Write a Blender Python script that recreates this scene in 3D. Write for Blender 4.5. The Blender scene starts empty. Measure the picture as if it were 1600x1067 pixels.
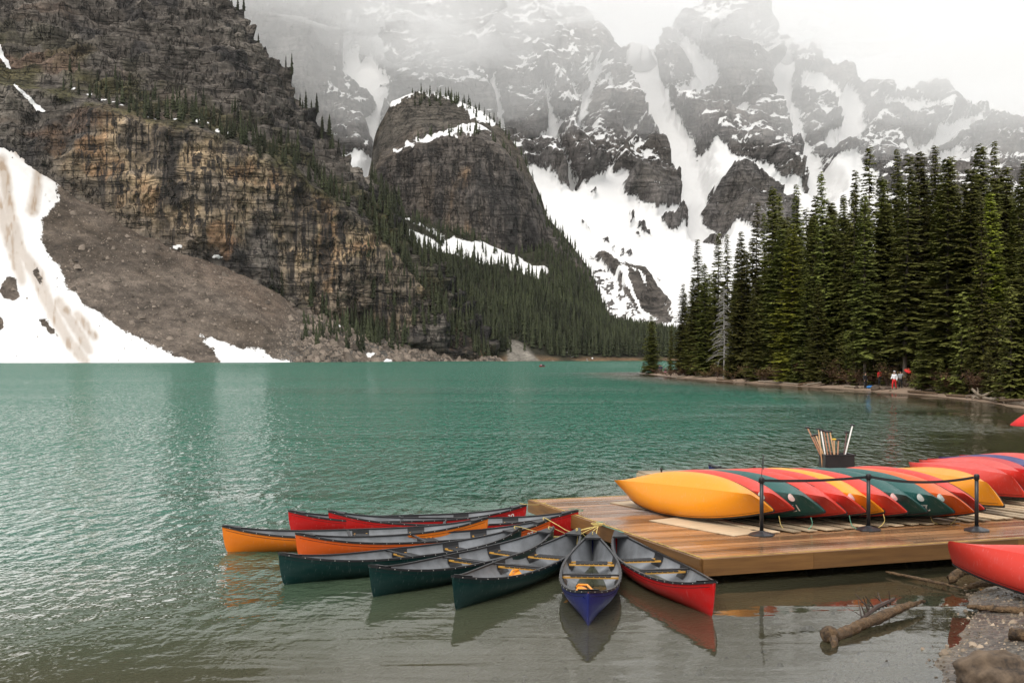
import bpy, bmesh, math, random
import numpy as np
from mathutils import Vector, Matrix

random.seed(7)
rng = np.random.default_rng(11)
scene = bpy.context.scene
col = scene.collection

# ------------------------------------------------------------------ camera
FPX = 1777.8            # focal length in photograph pixels (40 mm on 36 mm)
HZ = 558.0              # horizon row in the photograph
EYE = 3.6               # eye height above the lake, metres
cam_data = bpy.data.cameras.new('camera')
cam_data.lens = 40.0
cam_data.sensor_width = 36.0
cam_data.shift_y = (HZ - 533.5) / 1600.0
cam_data.clip_start = 0.1
cam_data.clip_end = 20000.0
cam = bpy.data.objects.new('camera', cam_data)
cam.location = (0, 0, EYE)
cam.rotation_euler = (math.radians(90), 0, 0)
col.objects.link(cam)
scene.camera = cam

# ------------------------------------------------------------------ sky and sun
SUN_EL, SUN_AZ = math.radians(52), math.radians(205)
world = bpy.data.worlds.new('World')
scene.world = world
world.use_nodes = True
wn = world.node_tree
wn.nodes.clear()
sky = wn.nodes.new('ShaderNodeTexSky')
sky.sky_type = 'NISHITA'
sky.sun_disc = False
sky.sun_elevation = SUN_EL
sky.sun_rotation = SUN_AZ
sky.dust_density = 4.0
mixc = wn.nodes.new('ShaderNodeMix')
mixc.data_type = 'RGBA'
mixc.inputs['Factor'].default_value = 0.93        # closed overcast in front of the blue
mixc.inputs['B'].default_value = (7.6, 7.55, 7.45, 1)
bg = wn.nodes.new('ShaderNodeBackground')
bg.inputs['Strength'].default_value = 0.1
wo = wn.nodes.new('ShaderNodeOutputWorld')
wn.links.new(sky.outputs[0], mixc.inputs['A'])
wn.links.new(mixc.outputs['Result'], bg.inputs['Color'])
wn.links.new(bg.outputs[0], wo.inputs['Surface'])

sun_data = bpy.data.lights.new('sun', 'SUN')
sun_data.energy = 1.5
sun_data.angle = math.radians(30)
sun_data.color = (1.0, 0.96, 0.9)
sun = bpy.data.objects.new('sun', sun_data)
sd = Vector((math.sin(SUN_AZ) * math.cos(SUN_EL), math.cos(SUN_AZ) * math.cos(SUN_EL), math.sin(SUN_EL)))
sun.rotation_euler = sd.to_track_quat('Z', 'Y').to_euler()
sun.location = (0, -20, 60)
col.objects.link(sun)

scene.view_settings.view_transform = 'Standard'
scene.view_settings.look = 'None'
scene.view_settings.gamma = 1.0
scene.view_settings.exposure = 0.66
scene.view_settings.use_curve_mapping = False
scene.render.engine = 'CYCLES'
cy = scene.cycles
cy.max_bounces = 8
cy.diffuse_bounces = 2
cy.glossy_bounces = 3
cy.transmission_bounces = 3
cy.transparent_max_bounces = 8
cy.volume_bounces = 4
cy.caustics_reflective = False
cy.caustics_refractive = False
cy.use_adaptive_sampling = True
cy.adaptive_threshold = 0.015
cy.use_denoising = True
try:
    cy.denoiser = 'OPENIMAGEDENOISE'
    cy.denoising_prefilter = 'ACCURATE'
    cy.denoising_input_passes = 'RGB_ALBEDO_NORMAL'
except Exception:
    pass
cy.sample_clamp_indirect = 6.0

# ------------------------------------------------------------------ helpers
def P(px, py, z=0.0):
    """world point at height z seen at photograph pixel (px, py)"""
    d = FPX * (EYE - z) / (py - HZ)
    return Vector(((px - 800.0) / FPX * d, d, z))

def W(px, py, d):
    return Vector(((px - 800.0) / FPX * d, d, EYE + (HZ - py) / FPX * d))

def tag(o, label=None, cat=None, group=None, kind=None):
    if label: o['label'] = label
    if cat: o['category'] = cat
    if group: o['group'] = group
    if kind: o['kind'] = kind
    return o

def link(o, parent=None):
    col.objects.link(o)
    if parent is not None:
        o.parent = parent
    return o

def mesh_from(name, verts, faces, smooth=False):
    me = bpy.data.meshes.new(name)
    me.from_pydata([tuple(v) for v in verts], [], [tuple(f) for f in faces])
    if smooth:
        me.polygons.foreach_set('use_smooth', [True] * len(me.polygons))
    me.update()
    return me

def fast_mesh(name, verts, faces, smooth=False):
    """verts (N,3) array, faces (M,k) int array, all faces k-gons"""
    verts = np.asarray(verts, dtype=np.float32)
    faces = np.asarray(faces, dtype=np.int32)
    me = bpy.data.meshes.new(name)
    me.vertices.add(len(verts))
    me.vertices.foreach_set('co', verts.ravel())
    k = faces.shape[1]
    me.loops.add(faces.size)
    me.loops.foreach_set('vertex_index', faces.ravel())
    me.polygons.add(len(faces))
    me.polygons.foreach_set('loop_start', np.arange(0, faces.size, k, dtype=np.int32))
    if smooth:
        me.polygons.foreach_set('use_smooth', np.ones(len(faces), dtype=bool))
    me.update(calc_edges=True)
    return me

def obj(name, me, mat, parent=None):
    o = bpy.data.objects.new(name, me)
    if mat is not None and len(me.materials) == 0:
        me.materials.append(mat)
    return link(o, parent)

def empty(name, loc=(0, 0, 0), rz=0.0):
    o = bpy.data.objects.new(name, None)
    o.empty_display_size = 0.2
    o.location = loc
    o.rotation_euler = (0, 0, rz)
    return link(o)

def copy_tree(root, parent=None):
    c = root.copy()
    col.objects.link(c)
    c.parent = parent
    for ch in root.children:
        copy_tree(ch, c)
    return c

class MB:
    """collects simple solids into one mesh"""
    def __init__(s):
        s.v, s.f = [], []
    def add(s, vs, fs):
        o = len(s.v)
        s.v += [tuple(v) for v in vs]
        s.f += [tuple(i + o for i in f) for f in fs]
        return s
    def box(s, c, sz, M=None):
        vs = []
        for dx in (-.5, .5):
            for dy in (-.5, .5):
                for dz in (-.5, .5):
                    p = Vector((dx * sz[0], dy * sz[1], dz * sz[2]))
                    if M is not None: p = M @ p
                    vs.append(Vector(c) + p)
        return s.add(vs, [(0, 1, 3, 2), (4, 6, 7, 5), (0, 4, 5, 1), (2, 3, 7, 6), (0, 2, 6, 4), (1, 5, 7, 3)])
    def tube(s, pts, radii, n=8, cap=True):
        pts = [Vector(p) for p in pts]
        if not hasattr(radii, '__len__'): radii = [radii] * len(pts)
        rings = []
        for i, p in enumerate(pts):
            t = (pts[min(i + 1, len(pts) - 1)] - pts[max(i - 1, 0)]).normalized()
            a = t.cross(Vector((0, 0, 1)))
            if a.length < 1e-3: a = t.cross(Vector((1, 0, 0)))
            a.normalize(); b = t.cross(a).normalized()
            rings.append([p + (a * math.cos(2 * math.pi * k / n) + b * math.sin(2 * math.pi * k / n)) * radii[i] for k in range(n)])
        vs = [v for r in rings for v in r]
        fs = []
        for i in range(len(pts) - 1):
            for k in range(n):
                fs.append((i * n + k, i * n + (k + 1) % n, (i + 1) * n + (k + 1) % n, (i + 1) * n + k))
        if cap:
            fs.append(tuple(range(n - 1, -1, -1)))
            fs.append(tuple(range((len(pts) - 1) * n, len(pts) * n)))
        return s.add(vs, fs)
    def lathe(s, prof, n=16, c=(0, 0, 0)):
        """prof: list of (r, z)"""
        vs = []
        for r, z in prof:
            for k in range(n):
                a = 2 * math.pi * k / n
                vs.append((c[0] + r * math.cos(a), c[1] + r * math.sin(a), c[2] + z))
        fs = []
        for i in range(len(prof) - 1):
            for k in range(n):
                fs.append((i * n + k, i * n + (k + 1) % n, (i + 1) * n + (k + 1) % n, (i + 1) * n + k))
        fs.append(tuple(range(n - 1, -1, -1)))
        fs.append(tuple(range((len(prof) - 1) * n, len(prof) * n)))
        return s.add(vs, fs)
    def mesh(s, name, smooth=False):
        return mesh_from(name, s.v, s.f, smooth)
    def build(s, name, mat, parent=None, smooth=False):
        return obj(name, s.mesh(name, smooth), mat, parent)

# ---- numpy noise
def _hash(ix, iy, iz, seed):
    h = (ix.astype(np.int64) * 374761393 + iy.astype(np.int64) * 668265263 + iz.astype(np.int64) * 2147483647 + seed * 1274126177) & 0xFFFFFFFF
    h = ((h ^ (h >> 13)) * 1274126177) & 0xFFFFFFFF
    h = ((h ^ (h >> 16)) * 2246822519) & 0xFFFFFFFF
    return ((h ^ (h >> 15)) & 0xFFFFFF) / float(0xFFFFFF)

def vnoise(x, y, z, seed=0):
    xi, yi, zi = np.floor(x), np.floor(y), np.floor(z)
    fx, fy, fz = x - xi, y - yi, z - zi
    fx, fy, fz = fx * fx * (3 - 2 * fx), fy * fy * (3 - 2 * fy), fz * fz * (3 - 2 * fz)
    r = 0
    for dx in (0, 1):
        wx = fx if dx else 1 - fx
        for dy in (0, 1):
            wy = fy if dy else 1 - fy
            for dz in (0, 1):
                wz = fz if dz else 1 - fz
                r = r + _hash(xi + dx, yi + dy, zi + dz, seed) * wx * wy * wz
    return r * 2 - 1

def fbm(x, y, z, octs=4, seed=0, gain=0.5):
    r, a, n = 0, 1.0, 0.0
    for i in range(octs):
        r = r + a * vnoise(x, y, z, seed + i * 17)
        n += a
        x, y, z, a = x * 2.03, y * 2.03, z * 2.03, a * gain
    return r / n

def ridged(x, y, z, octs=4, seed=0):
    r, a, n = 0, 1.0, 0.0
    for i in range(octs):
        r = r + a * (1 - 2 * np.abs(vnoise(x, y, z, seed + i * 13)))
        n += a
        x, y, z, a = x * 2.07, y * 2.07, z * 2.07, a * 0.5
    return r / n

def sstep(a, b, x):
    t = np.clip((x - a) / (b - a), 0, 1)
    return t * t * (3 - 2 * t)

def seg_dist(px, py, pts):
    d = np.full(px.shape, 1e9)
    for (x0, y0), (x1, y1) in zip(pts[:-1], pts[1:]):
        vx, vy = x1 - x0, y1 - y0
        t = np.clip(((px - x0) * vx + (py - y0) * vy) / (vx * vx + vy * vy + 1e-9), 0, 1)
        d = np.minimum(d, np.hypot(px - x0 - t * vx, py - y0 - t * vy))
    return d

def inside(px, py, poly):
    r = np.zeros(px.shape, dtype=bool)
    n = len(poly)
    for i in range(n):
        x0, y0 = poly[i]; x1, y1 = poly[(i + 1) % n]
        if y0 == y1: continue
        c = ((y0 > py) != (y1 > py)) & (px < (x1 - x0) * (py - y0) / (y1 - y0) + x0)
        r ^= c
    return r

def poly_sd(px, py, poly):
    """signed distance, negative inside"""
    d = seg_dist(px, py, list(poly) + [poly[0]])
    return np.where(inside(px, py, poly), -d, d)

def line_sd(px, py, pts):
    """pts (x, y, halfwidth): distance minus interpolated width"""
    d = np.full(px.shape, 1e9)
    for (x0, y0, w0), (x1, y1, w1) in zip(pts[:-1], pts[1:]):
        vx, vy = x1 - x0, y1 - y0
        t = np.clip(((px - x0) * vx + (py - y0) * vy) / (vx * vx + vy * vy + 1e-9), 0, 1)
        d = np.minimum(d, np.hypot(px - x0 - t * vx, py - y0 - t * vy) - (w0 + (w1 - w0) * t))
    return d

# ---- node materials
def new_mat(name):
    m = bpy.data.materials.new(name)
    m.use_nodes = True
    nt = m.node_tree
    b = nt.nodes['Principled BSDF']
    return m, nt, b

def N(nt, t, **kw):
    n = nt.nodes.new(t)
    for k, v in kw.items():
        if k in n.inputs: n.inputs[k].default_value = v
        else: setattr(n, k, v)
    return n

def noise_node(nt, scale=(1, 1, 1), detail=4.0, rough=0.55, coord='pos', dist=0.0):
    if coord == 'pos':
        g = N(nt, 'ShaderNodeNewGeometry'); out = g.outputs['Position']
    else:
        g = N(nt, 'ShaderNodeTexCoord'); out = g.outputs['Object']
    m = N(nt, 'ShaderNodeMapping'); m.inputs['Scale'].default_value = scale
    nt.links.new(out, m.inputs['Vector'])
    n = N(nt, 'ShaderNodeTexNoise'); n.inputs['Scale'].default_value = 1.0
    n.inputs['Detail'].default_value = detail; n.inputs['Roughness'].default_value = rough
    n.inputs['Distortion'].default_value = dist
    nt.links.new(m.outputs[0], n.inputs['Vector'])
    return n.outputs['Fac']

def maprange(nt, v, a, b, c, d):
    n = N(nt, 'ShaderNodeMapRange')
    nt.links.new(v, n.inputs['Value'])
    for k, x in zip(('From Min', 'From Max', 'To Min', 'To Max'), (a, b, c, d)):
        n.inputs[k].default_value = x
    return n.outputs[0]

def math_n(nt, op, a, b=None):
    n = N(nt, 'ShaderNodeMath'); n.operation = op
    for i, v in enumerate((a, b)):
        if v is None: continue
        if isinstance(v, (int, float)): n.inputs[i].default_value = v
        else: nt.links.new(v, n.inputs[i])
    return n.outputs[0]

def mix_rgb(nt, fac, a, b, mode='MIX'):
    n = N(nt, 'ShaderNodeMix'); n.data_type = 'RGBA'; n.blend_type = mode
    for k, v in (('Factor', fac), ('A', a), ('B', b)):
        if isinstance(v, (int, float)): n.inputs[k].default_value = v
        elif isinstance(v, tuple): n.inputs[k].default_value = v if len(v) == 4 else (*v, 1)
        else: nt.links.new(v, n.inputs[k])
    return n.outputs['Result']

def attr(nt, name, kind='Fac'):
    n = N(nt, 'ShaderNodeAttribute'); n.attribute_name = name
    return n.outputs[kind]

def bump(nt, b, h, strength=0.5, dist=0.02):
    n = N(nt, 'ShaderNodeBump'); n.inputs['Strength'].default_value = strength
    n.inputs['Distance'].default_value = dist
    nt.links.new(h, n.inputs['Height'])
    nt.links.new(n.outputs[0], b.inputs['Normal'])

def plain(name, rgb, rough=0.5, var=0.12, scale=3.0, metallic=0.0, bumpd=0.0, spec=0.5):
    """a plain surface with mottling"""
    m, nt, b = new_mat(name)
    n = noise_node(nt, (scale,) * 3, 5.0, 0.6, 'obj')
    f = maprange(nt, n, 0.3, 0.7, 1 - var, 1 + var)
    c = mix_rgb(nt, 1.0, (*rgb, 1), (1, 1, 1, 1), 'MULTIPLY')
    mul = N(nt, 'ShaderNodeVectorMath'); mul.operation = 'SCALE'
    nt.links.new(c, mul.inputs[0]); nt.links.new(f, mul.inputs['Scale'])
    nt.links.new(mul.outputs[0], b.inputs['Base Color'])
    b.inputs['Roughness'].default_value = rough
    b.inputs['Metallic'].default_value = metallic
    b.inputs['Specular IOR Level'].default_value = spec
    if bumpd: bump(nt, b, n, 0.6, bumpd)
    return m

# ================================================================== LANDSCAPE
def rock_material(name, streak=0.0, strata=1.0, fine=1.0, detail_scale=1.0, cracks=0.0):
    """rock coloured by vertex colour with finer strata, streaks, cracks; snow where the attribute says"""
    m, nt, b = new_mat(name)
    k = detail_scale
    base = attr(nt, 'Col', 'Color')
    n1 = noise_node(nt, (.05 * k, .05 * k, .05 * k), 5, .65)
    n2 = noise_node(nt, (.02 * k, .02 * k, .45 * k), 4, .6, dist=.3)      # beds
    n3 = noise_node(nt, (.24 * k, .24 * k, .011 * k), 4, .62)              # water streaks down the face
    n4 = noise_node(nt, (.4 * k, .4 * k, .3 * k), 4, .7)
    f1 = maprange(nt, n1, .3, .7, .42, 1.45)
    f2 = maprange(nt, n2, .35, .65, 1 - .38 * strata, 1 + .3 * strata)
    f4 = maprange(nt, n4, .35, .65, .6, 1.3)
    f = math_n(nt, 'MULTIPLY', math_n(nt, 'MULTIPLY', f1, f2), f4)
    bhc = None
    if cracks:
        cv = noise_node(nt, (.075 * k, .075 * k, .022 * k), 4, .62)
        ch = noise_node(nt, (.012 * k, .012 * k, .11 * k), 3, .6, dist=.5)
        lv = maprange(nt, math_n(nt, 'ABSOLUTE', math_n(nt, 'SUBTRACT', cv, .5)), .0, .028, 1 - .72 * cracks, 1)
        lh = maprange(nt, math_n(nt, 'ABSOLUTE', math_n(nt, 'SUBTRACT', ch, .5)), .0, .022, 1 - .65 * cracks, 1)
        bhc = math_n(nt, 'MULTIPLY', lv, lh)
        f = math_n(nt, 'MULTIPLY', f, bhc)  # shade in the cracks darkened into the colour, as the light is soft
    sc = N(nt, 'ShaderNodeVectorMath'); sc.operation = 'SCALE'
    nt.links.new(base, sc.inputs[0]); nt.links.new(f, sc.inputs['Scale'])
    c = sc.outputs[0]
    if streak:
        sf = maprange(nt, n3, .50, .57, 0, streak)
        sf = math_n(nt, 'MULTIPLY', sf, attr(nt, 'tan'))
        c = mix_rgb(nt, sf, c, (.028, .025, .024, 1))
    sn = attr(nt, 'snow')
    s2 = math_n(nt, 'ADD', sn, maprange(nt, n4, .25, .75, -.32, .32))
    s2 = math_n(nt, 'ADD', s2, maprange(nt, n1, .25, .75, -.15, .15))
    sf = maprange(nt, s2, .44, .56, 0, 1)
    snowc = mix_rgb(nt, attr(nt, 'dirt'), (.74, .735, .73, 1), (.32, .245, .18, 1))
    c = mix_rgb(nt, sf, c, snowc)
    nt.links.new(c, b.inputs['Base Color'])
    b.inputs['Roughness'].default_value = .85
    b.inputs['Specular IOR Level'].default_value = .2
    bh = math_n(nt, 'ADD', n4, math_n(nt, 'MULTIPLY', n2, 1.2 * strata))
    if bhc is not None: bh = math_n(nt, 'ADD', bh, math_n(nt, 'MULTIPLY', bhc, 1.5))
    bh = math_n(nt, 'MULTIPLY', bh, math_n(nt, 'SUBTRACT', 1.0, sf))
    bump(nt, b, bh, .8, 2.2 / k * fine)
    return m

def grid_faces(R, C):
    i = np.arange(R * C).reshape(R, C)
    return np.stack([i[:-1, :-1].ravel(), i[:-1, 1:].ravel(), i[1:, 1:].ravel(), i[1:, :-1].ravel()], 1)

def set_attr(me, name, val):
    a = me.attributes.new(name, 'FLOAT', 'POINT')
    a.data.foreach_set('value', np.ascontiguousarray(val, dtype=np.float32).ravel())

def set_col(me, rgb):
    a = me.color_attributes.new('Col', 'FLOAT_COLOR', 'POINT')
    c = np.ones((rgb.shape[0], 4), dtype=np.float32); c[:, :3] = np.clip(rgb, 0, 1)
    a.data.foreach_set('color', c.ravel())

def sheet(table, xs, nrow, back=None):
    """table: {px: [(py, d), ...]} knots from foot to crest.  returns world XYZ (R,C,3), px, py, row parameter (in knots)"""
    keys = sorted(table)
    K = len(table[keys[0]])
    kp = np.array([[table[k][j][0] for k in keys] for j in range(K)], float)
    kd = np.array([[table[k][j][1] for k in keys] for j in range(K)], float)
    py = np.array([np.interp(xs, keys, kp[j]) for j in range(K)])
    d = np.array([np.interp(xs, keys, kd[j]) for j in range(K)])
    u = np.concatenate([np.linspace(j, j + 1, n, endpoint=False) for j, n in enumerate(nrow)] + [[K - 1]])
    j = np.minimum(u.astype(int), K - 2); t = (u - j)[:, None]
    PY = py[j] * (1 - t) + py[j + 1] * t
    D = d[j] * (1 - t) + d[j + 1] * t
    PX = np.repeat(xs[None, :], len(u), 0)
    U = np.repeat(u[:, None], len(xs), 1)
    X = (PX - 800) / FPX * D; Z = EYE + (HZ - PY) / FPX * D
    pos = np.stack([X, D, Z], -1)
    return pos, PX, PY, U

def add_back(pos, arrs, off, n=6):
    """close the mountain behind its crest"""
    last = pos[-1]
    extra = [last + np.array(off) * (i + 1) / n for i in range(n)]
    pos = np.concatenate([pos, np.stack(extra)], 0)
    return pos, [np.concatenate([a, np.repeat(a[-1:], n, 0)], 0) for a in arrs]

def normals(pos):
    du = np.gradient(pos, axis=1); dv = np.gradient(pos, axis=0)
    n = np.cross(du, dv)
    n /= np.linalg.norm(n, axis=-1, keepdims=True) + 1e-9
    flip = (n[..., 1] > 0) & (n[..., 2] < .5)
    return n

def smooth_rows(pos, k):
    for _ in range(k):
        q = pos.copy()
        q[1:-1] = (pos[:-2] + 2 * pos[1:-1] + pos[2:]) / 4
        pos = q
    return pos

def sheet_object(name, pos, rgb, snow, dirt, tan, mat, smooth=False):
    R, C = pos.shape[:2]
    me = fast_mesh(name, pos.reshape(-1, 3), grid_faces(R, C), smooth)
    set_col(me, rgb.reshape(-1, 3)); set_attr(me, 'snow', snow); set_attr(me, 'dirt', dirt); set_attr(me, 'tan', tan)
    o = obj(name, me, mat)
    return tag(o, kind='structure')

def mixc3(a, b, f):
    return a * (1 - f[..., None]) + np.array(b, float) * f[..., None]

# ------------------------------------------------------------------ near cliff mountain on the left
LM = {  # px: foot(below scree), cliff foot, cliff mid, ledge edge, ledge back, upper, crest
    -320: [(420, 900), (150, 950), (80, 962), (45, 970), (30, 1000), (-120, 1130), (-300, 1300)],
    0:   [(420, 880), (215, 940), (165, 952), (128, 958), (112, 990), (-80, 1130), (-280, 1300)],
    100: [(420, 880), (285, 925), (215, 935), (152, 942), (136, 978), (-60, 1120), (-260, 1300)],
    200: [(450, 880), (348, 915), (260, 924), (180, 932), (164, 968), (0, 1090), (-190, 1280)],
    300: [(480, 890), (397, 915), (300, 925), (202, 932), (186, 968), (60, 1070), (-70, 1250)],
    340: [(490, 895), (412, 918), (310, 928), (212, 935), (195, 970), (95, 1060), (-15, 1230)],
    370: [(500, 900), (428, 922), (320, 932), (222, 938), (204, 972), (120, 1055), (25, 1210)],
    400: [(510, 905), (448, 926), (340, 936), (238, 941), (220, 974), (150, 1050), (75, 1185)],
    450: [(520, 915), (475, 935), (370, 944), (264, 948), (247, 978), (195, 1050), (140, 1160)],
    500: [(535, 925), (498, 945), (400, 953), (294, 957), (278, 984), (242, 1045), (205, 1130)],
    535: [(545, 935), (512, 955), (420, 962), (318, 966), (304, 990), (284, 1040), (262, 1100)],
    570: [(555, 945), (524, 963), (440, 970), (345, 974), (333, 995), (316, 1035), (300, 1080)],
    610: [(565, 955), (536, 972), (460, 980), (385, 984), (376, 1000), (360, 1030), (345, 1062)],
    650: [(568, 968), (545, 982), (500, 988), (440, 992), (432, 1003), (415, 1025), (397, 1045)],
    700: [(572, 985), (555, 995), (530, 1000), (500, 1003), (495, 1010), (480, 1024), (465, 1035)],
    770: [(576, 1005), (570, 1010), (565, 1013), (560, 1016), (558, 1020), (555, 1028), (552, 1034)],
}
xs = np.concatenate([np.linspace(-320, -8, 40), np.arange(0, 712, 1.75), np.linspace(714, 770, 20)])
pos, PX, PY, U = sheet(LM, xs, [16, 70, 70, 20, 90, 70])
pos = smooth_rows(pos, 3)
pos, (PX, PY, U) = add_back(pos, [PX, PY, U], (-30, 240, -230))
lm_nrm = normals(pos)
X, Y, Z = pos[..., 0], pos[..., 1], pos[..., 2]
cliff = sstep(.7, 1.2, U) * (1 - sstep(2.85, 3.05, U))
upper = sstep(3.7, 4.3, U)
fins = ridged(X * .018, Y * .018, Z * .004, 4, 3)
blocks = np.floor(fbm(X * .06, Y * .06, Z * .028, 3, 9) * 5) / 5
beds = np.abs(((Z + 6 * fbm(X * .02, Y * .02, Z * .02, 2, 5) - .10 * X) * .085) % 1 - .5)
disp = cliff * (fins * 11 + blocks * 9 + (beds - .25) * 3) + fbm(X * .03, Y * .03, Z * .03, 5, 21) * 7
disp = disp + upper * (ridged(X * .011, Y * .011, Z * .009, 5, 31) * 17 + (beds - .25) * 14 + blocks * 11)
disp = disp * sstep(0, .6, U)
pos[..., 2] += sstep(5.3, 5.95, U) * (10 * fbm(X * .03, Y * .03, 0 * X, 4, 33) + 5 * vnoise(X * .12, Y * .12, 0 * X, 35))
pos = pos + lm_nrm * np.where(lm_nrm[..., 1:2] > 0, -1, 1) * disp[..., None]
n1 = fbm(X * .014, Y * .014, Z * .014, 4, 41); n2 = fbm(X * .045, Y * .045, Z * .045, 4, 47)
vst = fbm(X * .05, Y * .05, Z * .007, 4, 52)
rgb = np.zeros(pos.shape) + np.array([.118, .102, .088])                     # dark brown-grey upper rock
rgb = mixc3(rgb, [.20, .175, .147], sstep(.05, .45, n1 + .3 * n2) * .75)
rgb = mixc3(rgb, [.035, .032, .032], sstep(.04, .3, n2 - .3 * n1) * .85)
rgb = mixc3(rgb, [.19, .11, .07], sstep(.15, .45, fbm(X * .01, Y * .01, Z * .05, 3, 61)) * .5 * sstep(400, 100, PX))
tanmask = cliff * sstep(60, 150, PX + 30 * n2) * (1 - .35 * sstep(1.55, 1.1, U))
rgb = mixc3(rgb, [.42, .31, .195], tanmask * sstep(-.35, .25, n1 + .5 * vst))
rgb = mixc3(rgb, [.30, .165, .085], tanmask * sstep(.15, .4, n2) * .55)
rgb = mixc3(rgb, [.13, .11, .095], tanmask * sstep(.05, .3, n1 - n2) * .75)
rgb = mixc3(rgb, [.04, .036, .034], tanmask * sstep(.12, .34, vst) * .85)
green = (sstep(2.8, 3.0, U) * (1 - sstep(4.0, 4.5, U)) + .5 * sstep(1.35, .95, U) * sstep(380, 470, PX)) * sstep(-.2, .25, n2 + .1)
rgb = mixc3(rgb, [.075, .068, .03], np.clip(green, 0, 1) * .85)
snow = np.zeros(PX.shape)
wob = 3 * fbm(PX * .12, PY * .12, 0 * PX, 3, 71)
def paint(sd, soft=5.0):
    global snow
    snow = np.maximum(snow, np.clip(.5 - (sd + wob) / soft, 0, 1))
paint(line_sd(PX, PY, [(-20, 70, 8), (2, 92, 5), (16, 108, 3)]))
paint(line_sd(PX, PY, [(22, 130, 1), (42, 152, 2.5), (55, 167, 4), (66, 172, 2)]))
for a in [(115, 143, 4), (140, 152, 6), (160, 159, 7), (176, 163, 6), (190, 168, 5), (198, 170, 4), (232, 182, 6), (247, 185, 6), (272, 191, 4), (288, 190, 6), (308, 195, 6), (325, 196, 5), (340, 203, 5), (355, 207, 5)]:
    paint(np.hypot((PX - a[0]) * .55, (PY - a[1]) * 1.6) - a[2] * .55 + 1.0, 4)
for a in [(277, 388, 9), (340, 402, 7), (528, 511, 11)]:
    paint(np.hypot((PX - a[0]) * .6, (PY - a[1]) * 1.8) - a[2] * .6, 4)
lm_pos, lm_PX, lm_PY, lm_U = pos, PX, PY, U
M_cliff = rock_material('cliff_rock', streak=.9, strata=.6, cracks=1.0)
sheet_object('cliff_mountain', pos, rgb, snow, 0 * snow, tanmask, M_cliff)

# ------------------------------------------------------------------ scree cone and snow tongue
SC = {-320: [(578, 695), (565, 715), (140, 955)], 0: [(578, 700), (566, 716), (205, 948)], 100: [(578, 702), (566, 718), (276, 934)],
      200: [(578, 718), (566, 734), (340, 922)], 300: [(578, 735), (566, 752), (388, 922)], 400: [(578, 768), (566, 780), (436, 930)],
      460: [(578, 790), (566, 802), (478, 942)], 520: [(577, 820), (565.5, 835), (505, 956)], 600: [(576, 890), (565, 905), (533, 972)],
      680: [(575, 965), (564.5, 975), (552, 995)], 780: [(574, 1000), (564, 1012), (563, 1030)]}
xs = np.concatenate([np.linspace(-320, -6, 30), np.arange(0, 705, 2.0), np.linspace(710, 780, 12)])
pos, PX, PY, U = sheet(SC, xs, [8, 190])
X, Y, Z = pos[..., 0], pos[..., 1], pos[..., 2]
nr = normals(pos); nr = nr * np.where(nr[..., 2:3] < 0, -1, 1)
greyrock = sstep(430, 520, PX + .35 * (PY - 480))
disp = fbm(X * .02, Y * .02, 0 * X, 3, 5) * 4 + fbm(X * .12, Y * .12, Z * .12, 4, 8) * (1.0 + 2.6 * greyrock)
snow = np.zeros(PX.shape)
wob = 8 * fbm(PX * .09, PY * .09, 0 * PX, 5, 76, .65)
edge = [(-340, 100), (0, 200), (62, 228), (110, 268), (156, 306), (120, 299), (86, 290), (95, 312), (66, 340), (64, 368), (78, 400), (96, 420), (104, 440), (128, 468), (150, 484), (188, 508), (228, 528), (262, 547), (305, 569), (305, 590), (-340, 590)]
paint(poly_sd(PX, PY, edge), 9)
paint(poly_sd(PX, PY, [(316, 521), (340, 526), (372, 541), (400, 540), (430, 556), (464, 569), (345, 572), (332, 548)]), 8)
for a in [(277, 387, 9), (575, 552, 8), (605, 564, 5), (528, 512, 9)]:
    paint(np.hypot((PX - a[0]) * .5, (PY - a[1]) * 1.4) - a[2] * .5, 4)
for poly in ([(0, 455), (10, 432), (24, 440), (33, 462), (22, 470), (5, 466)], [(52, 425), (58, 418), (66, 440), (62, 443)],
             [(56, 500), (72, 500), (82, 515), (90, 527), (75, 520)], [(-10, 490), (4, 500), (6, 512), (-8, 515)]):
    s = np.clip(.5 - (poly_sd(PX, PY, poly) + wob * .6) / 6, 0, 1)
    snow = np.minimum(snow, 1 - s)
snow = snow - .55 * sstep(.42, .62, fbm(PX * .22, PY * .22, 0 * PX, 3, 81)) * sstep(60, 0, np.abs(poly_sd(PX, PY, edge) + 20))
dirt = np.zeros(PX.shape)
for ln in ([(2, 250, 4), (14, 330, 5), (32, 390, 6), (58, 430, 7), (78, 480, 6), (104, 530, 5), (134, 562, 3)],
           [(60, 270, 3), (50, 330, 5)], [(92, 470, 5), (112, 505, 6), (138, 545, 3)], [(120, 490, 2), (147, 525, 3)],
           [(-10, 300, 5), (30, 420, 6), (34, 440, 2)], [(20, 225, 4), (70, 262, 6), (100, 285, 2)]):
    dirt = np.maximum(dirt, np.clip(1 - (line_sd(PX, PY, ln) + 2.5 * fbm(PX * .14, PY * .05, 0 * PX, 3, 83)) / 9, 0, 1))
dirt = dirt * (.62 + .3 * sstep(0, .5, fbm(PX * .2, PY * .05, 0 * PX, 3, 88))) + .16 * sstep(400, 230, PY)
n1 = fbm(X * .02, Y * .02, Z * .02, 4, 91)
rgb = np.zeros(pos.shape) + np.array([.118, .095, .077])
rgb = mixc3(rgb, [.08, .062, .047], sstep(-.2, .3, n1))
rgb = mixc3(rgb, [.135, .100, .077], sstep(-60, 30, PY - (PX * .62 + 250)) * 0 + sstep(45, 5, np.abs(PY - (PX * .66 + 200))) * .6)
rgb = mixc3(rgb, [.095, .09, .082], greyrock * .85)
chute = fbm((X * .8 - Y * .6) * .06, (X * .6 + Y * .8) * .010, 0 * X, 4, 95)
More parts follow.
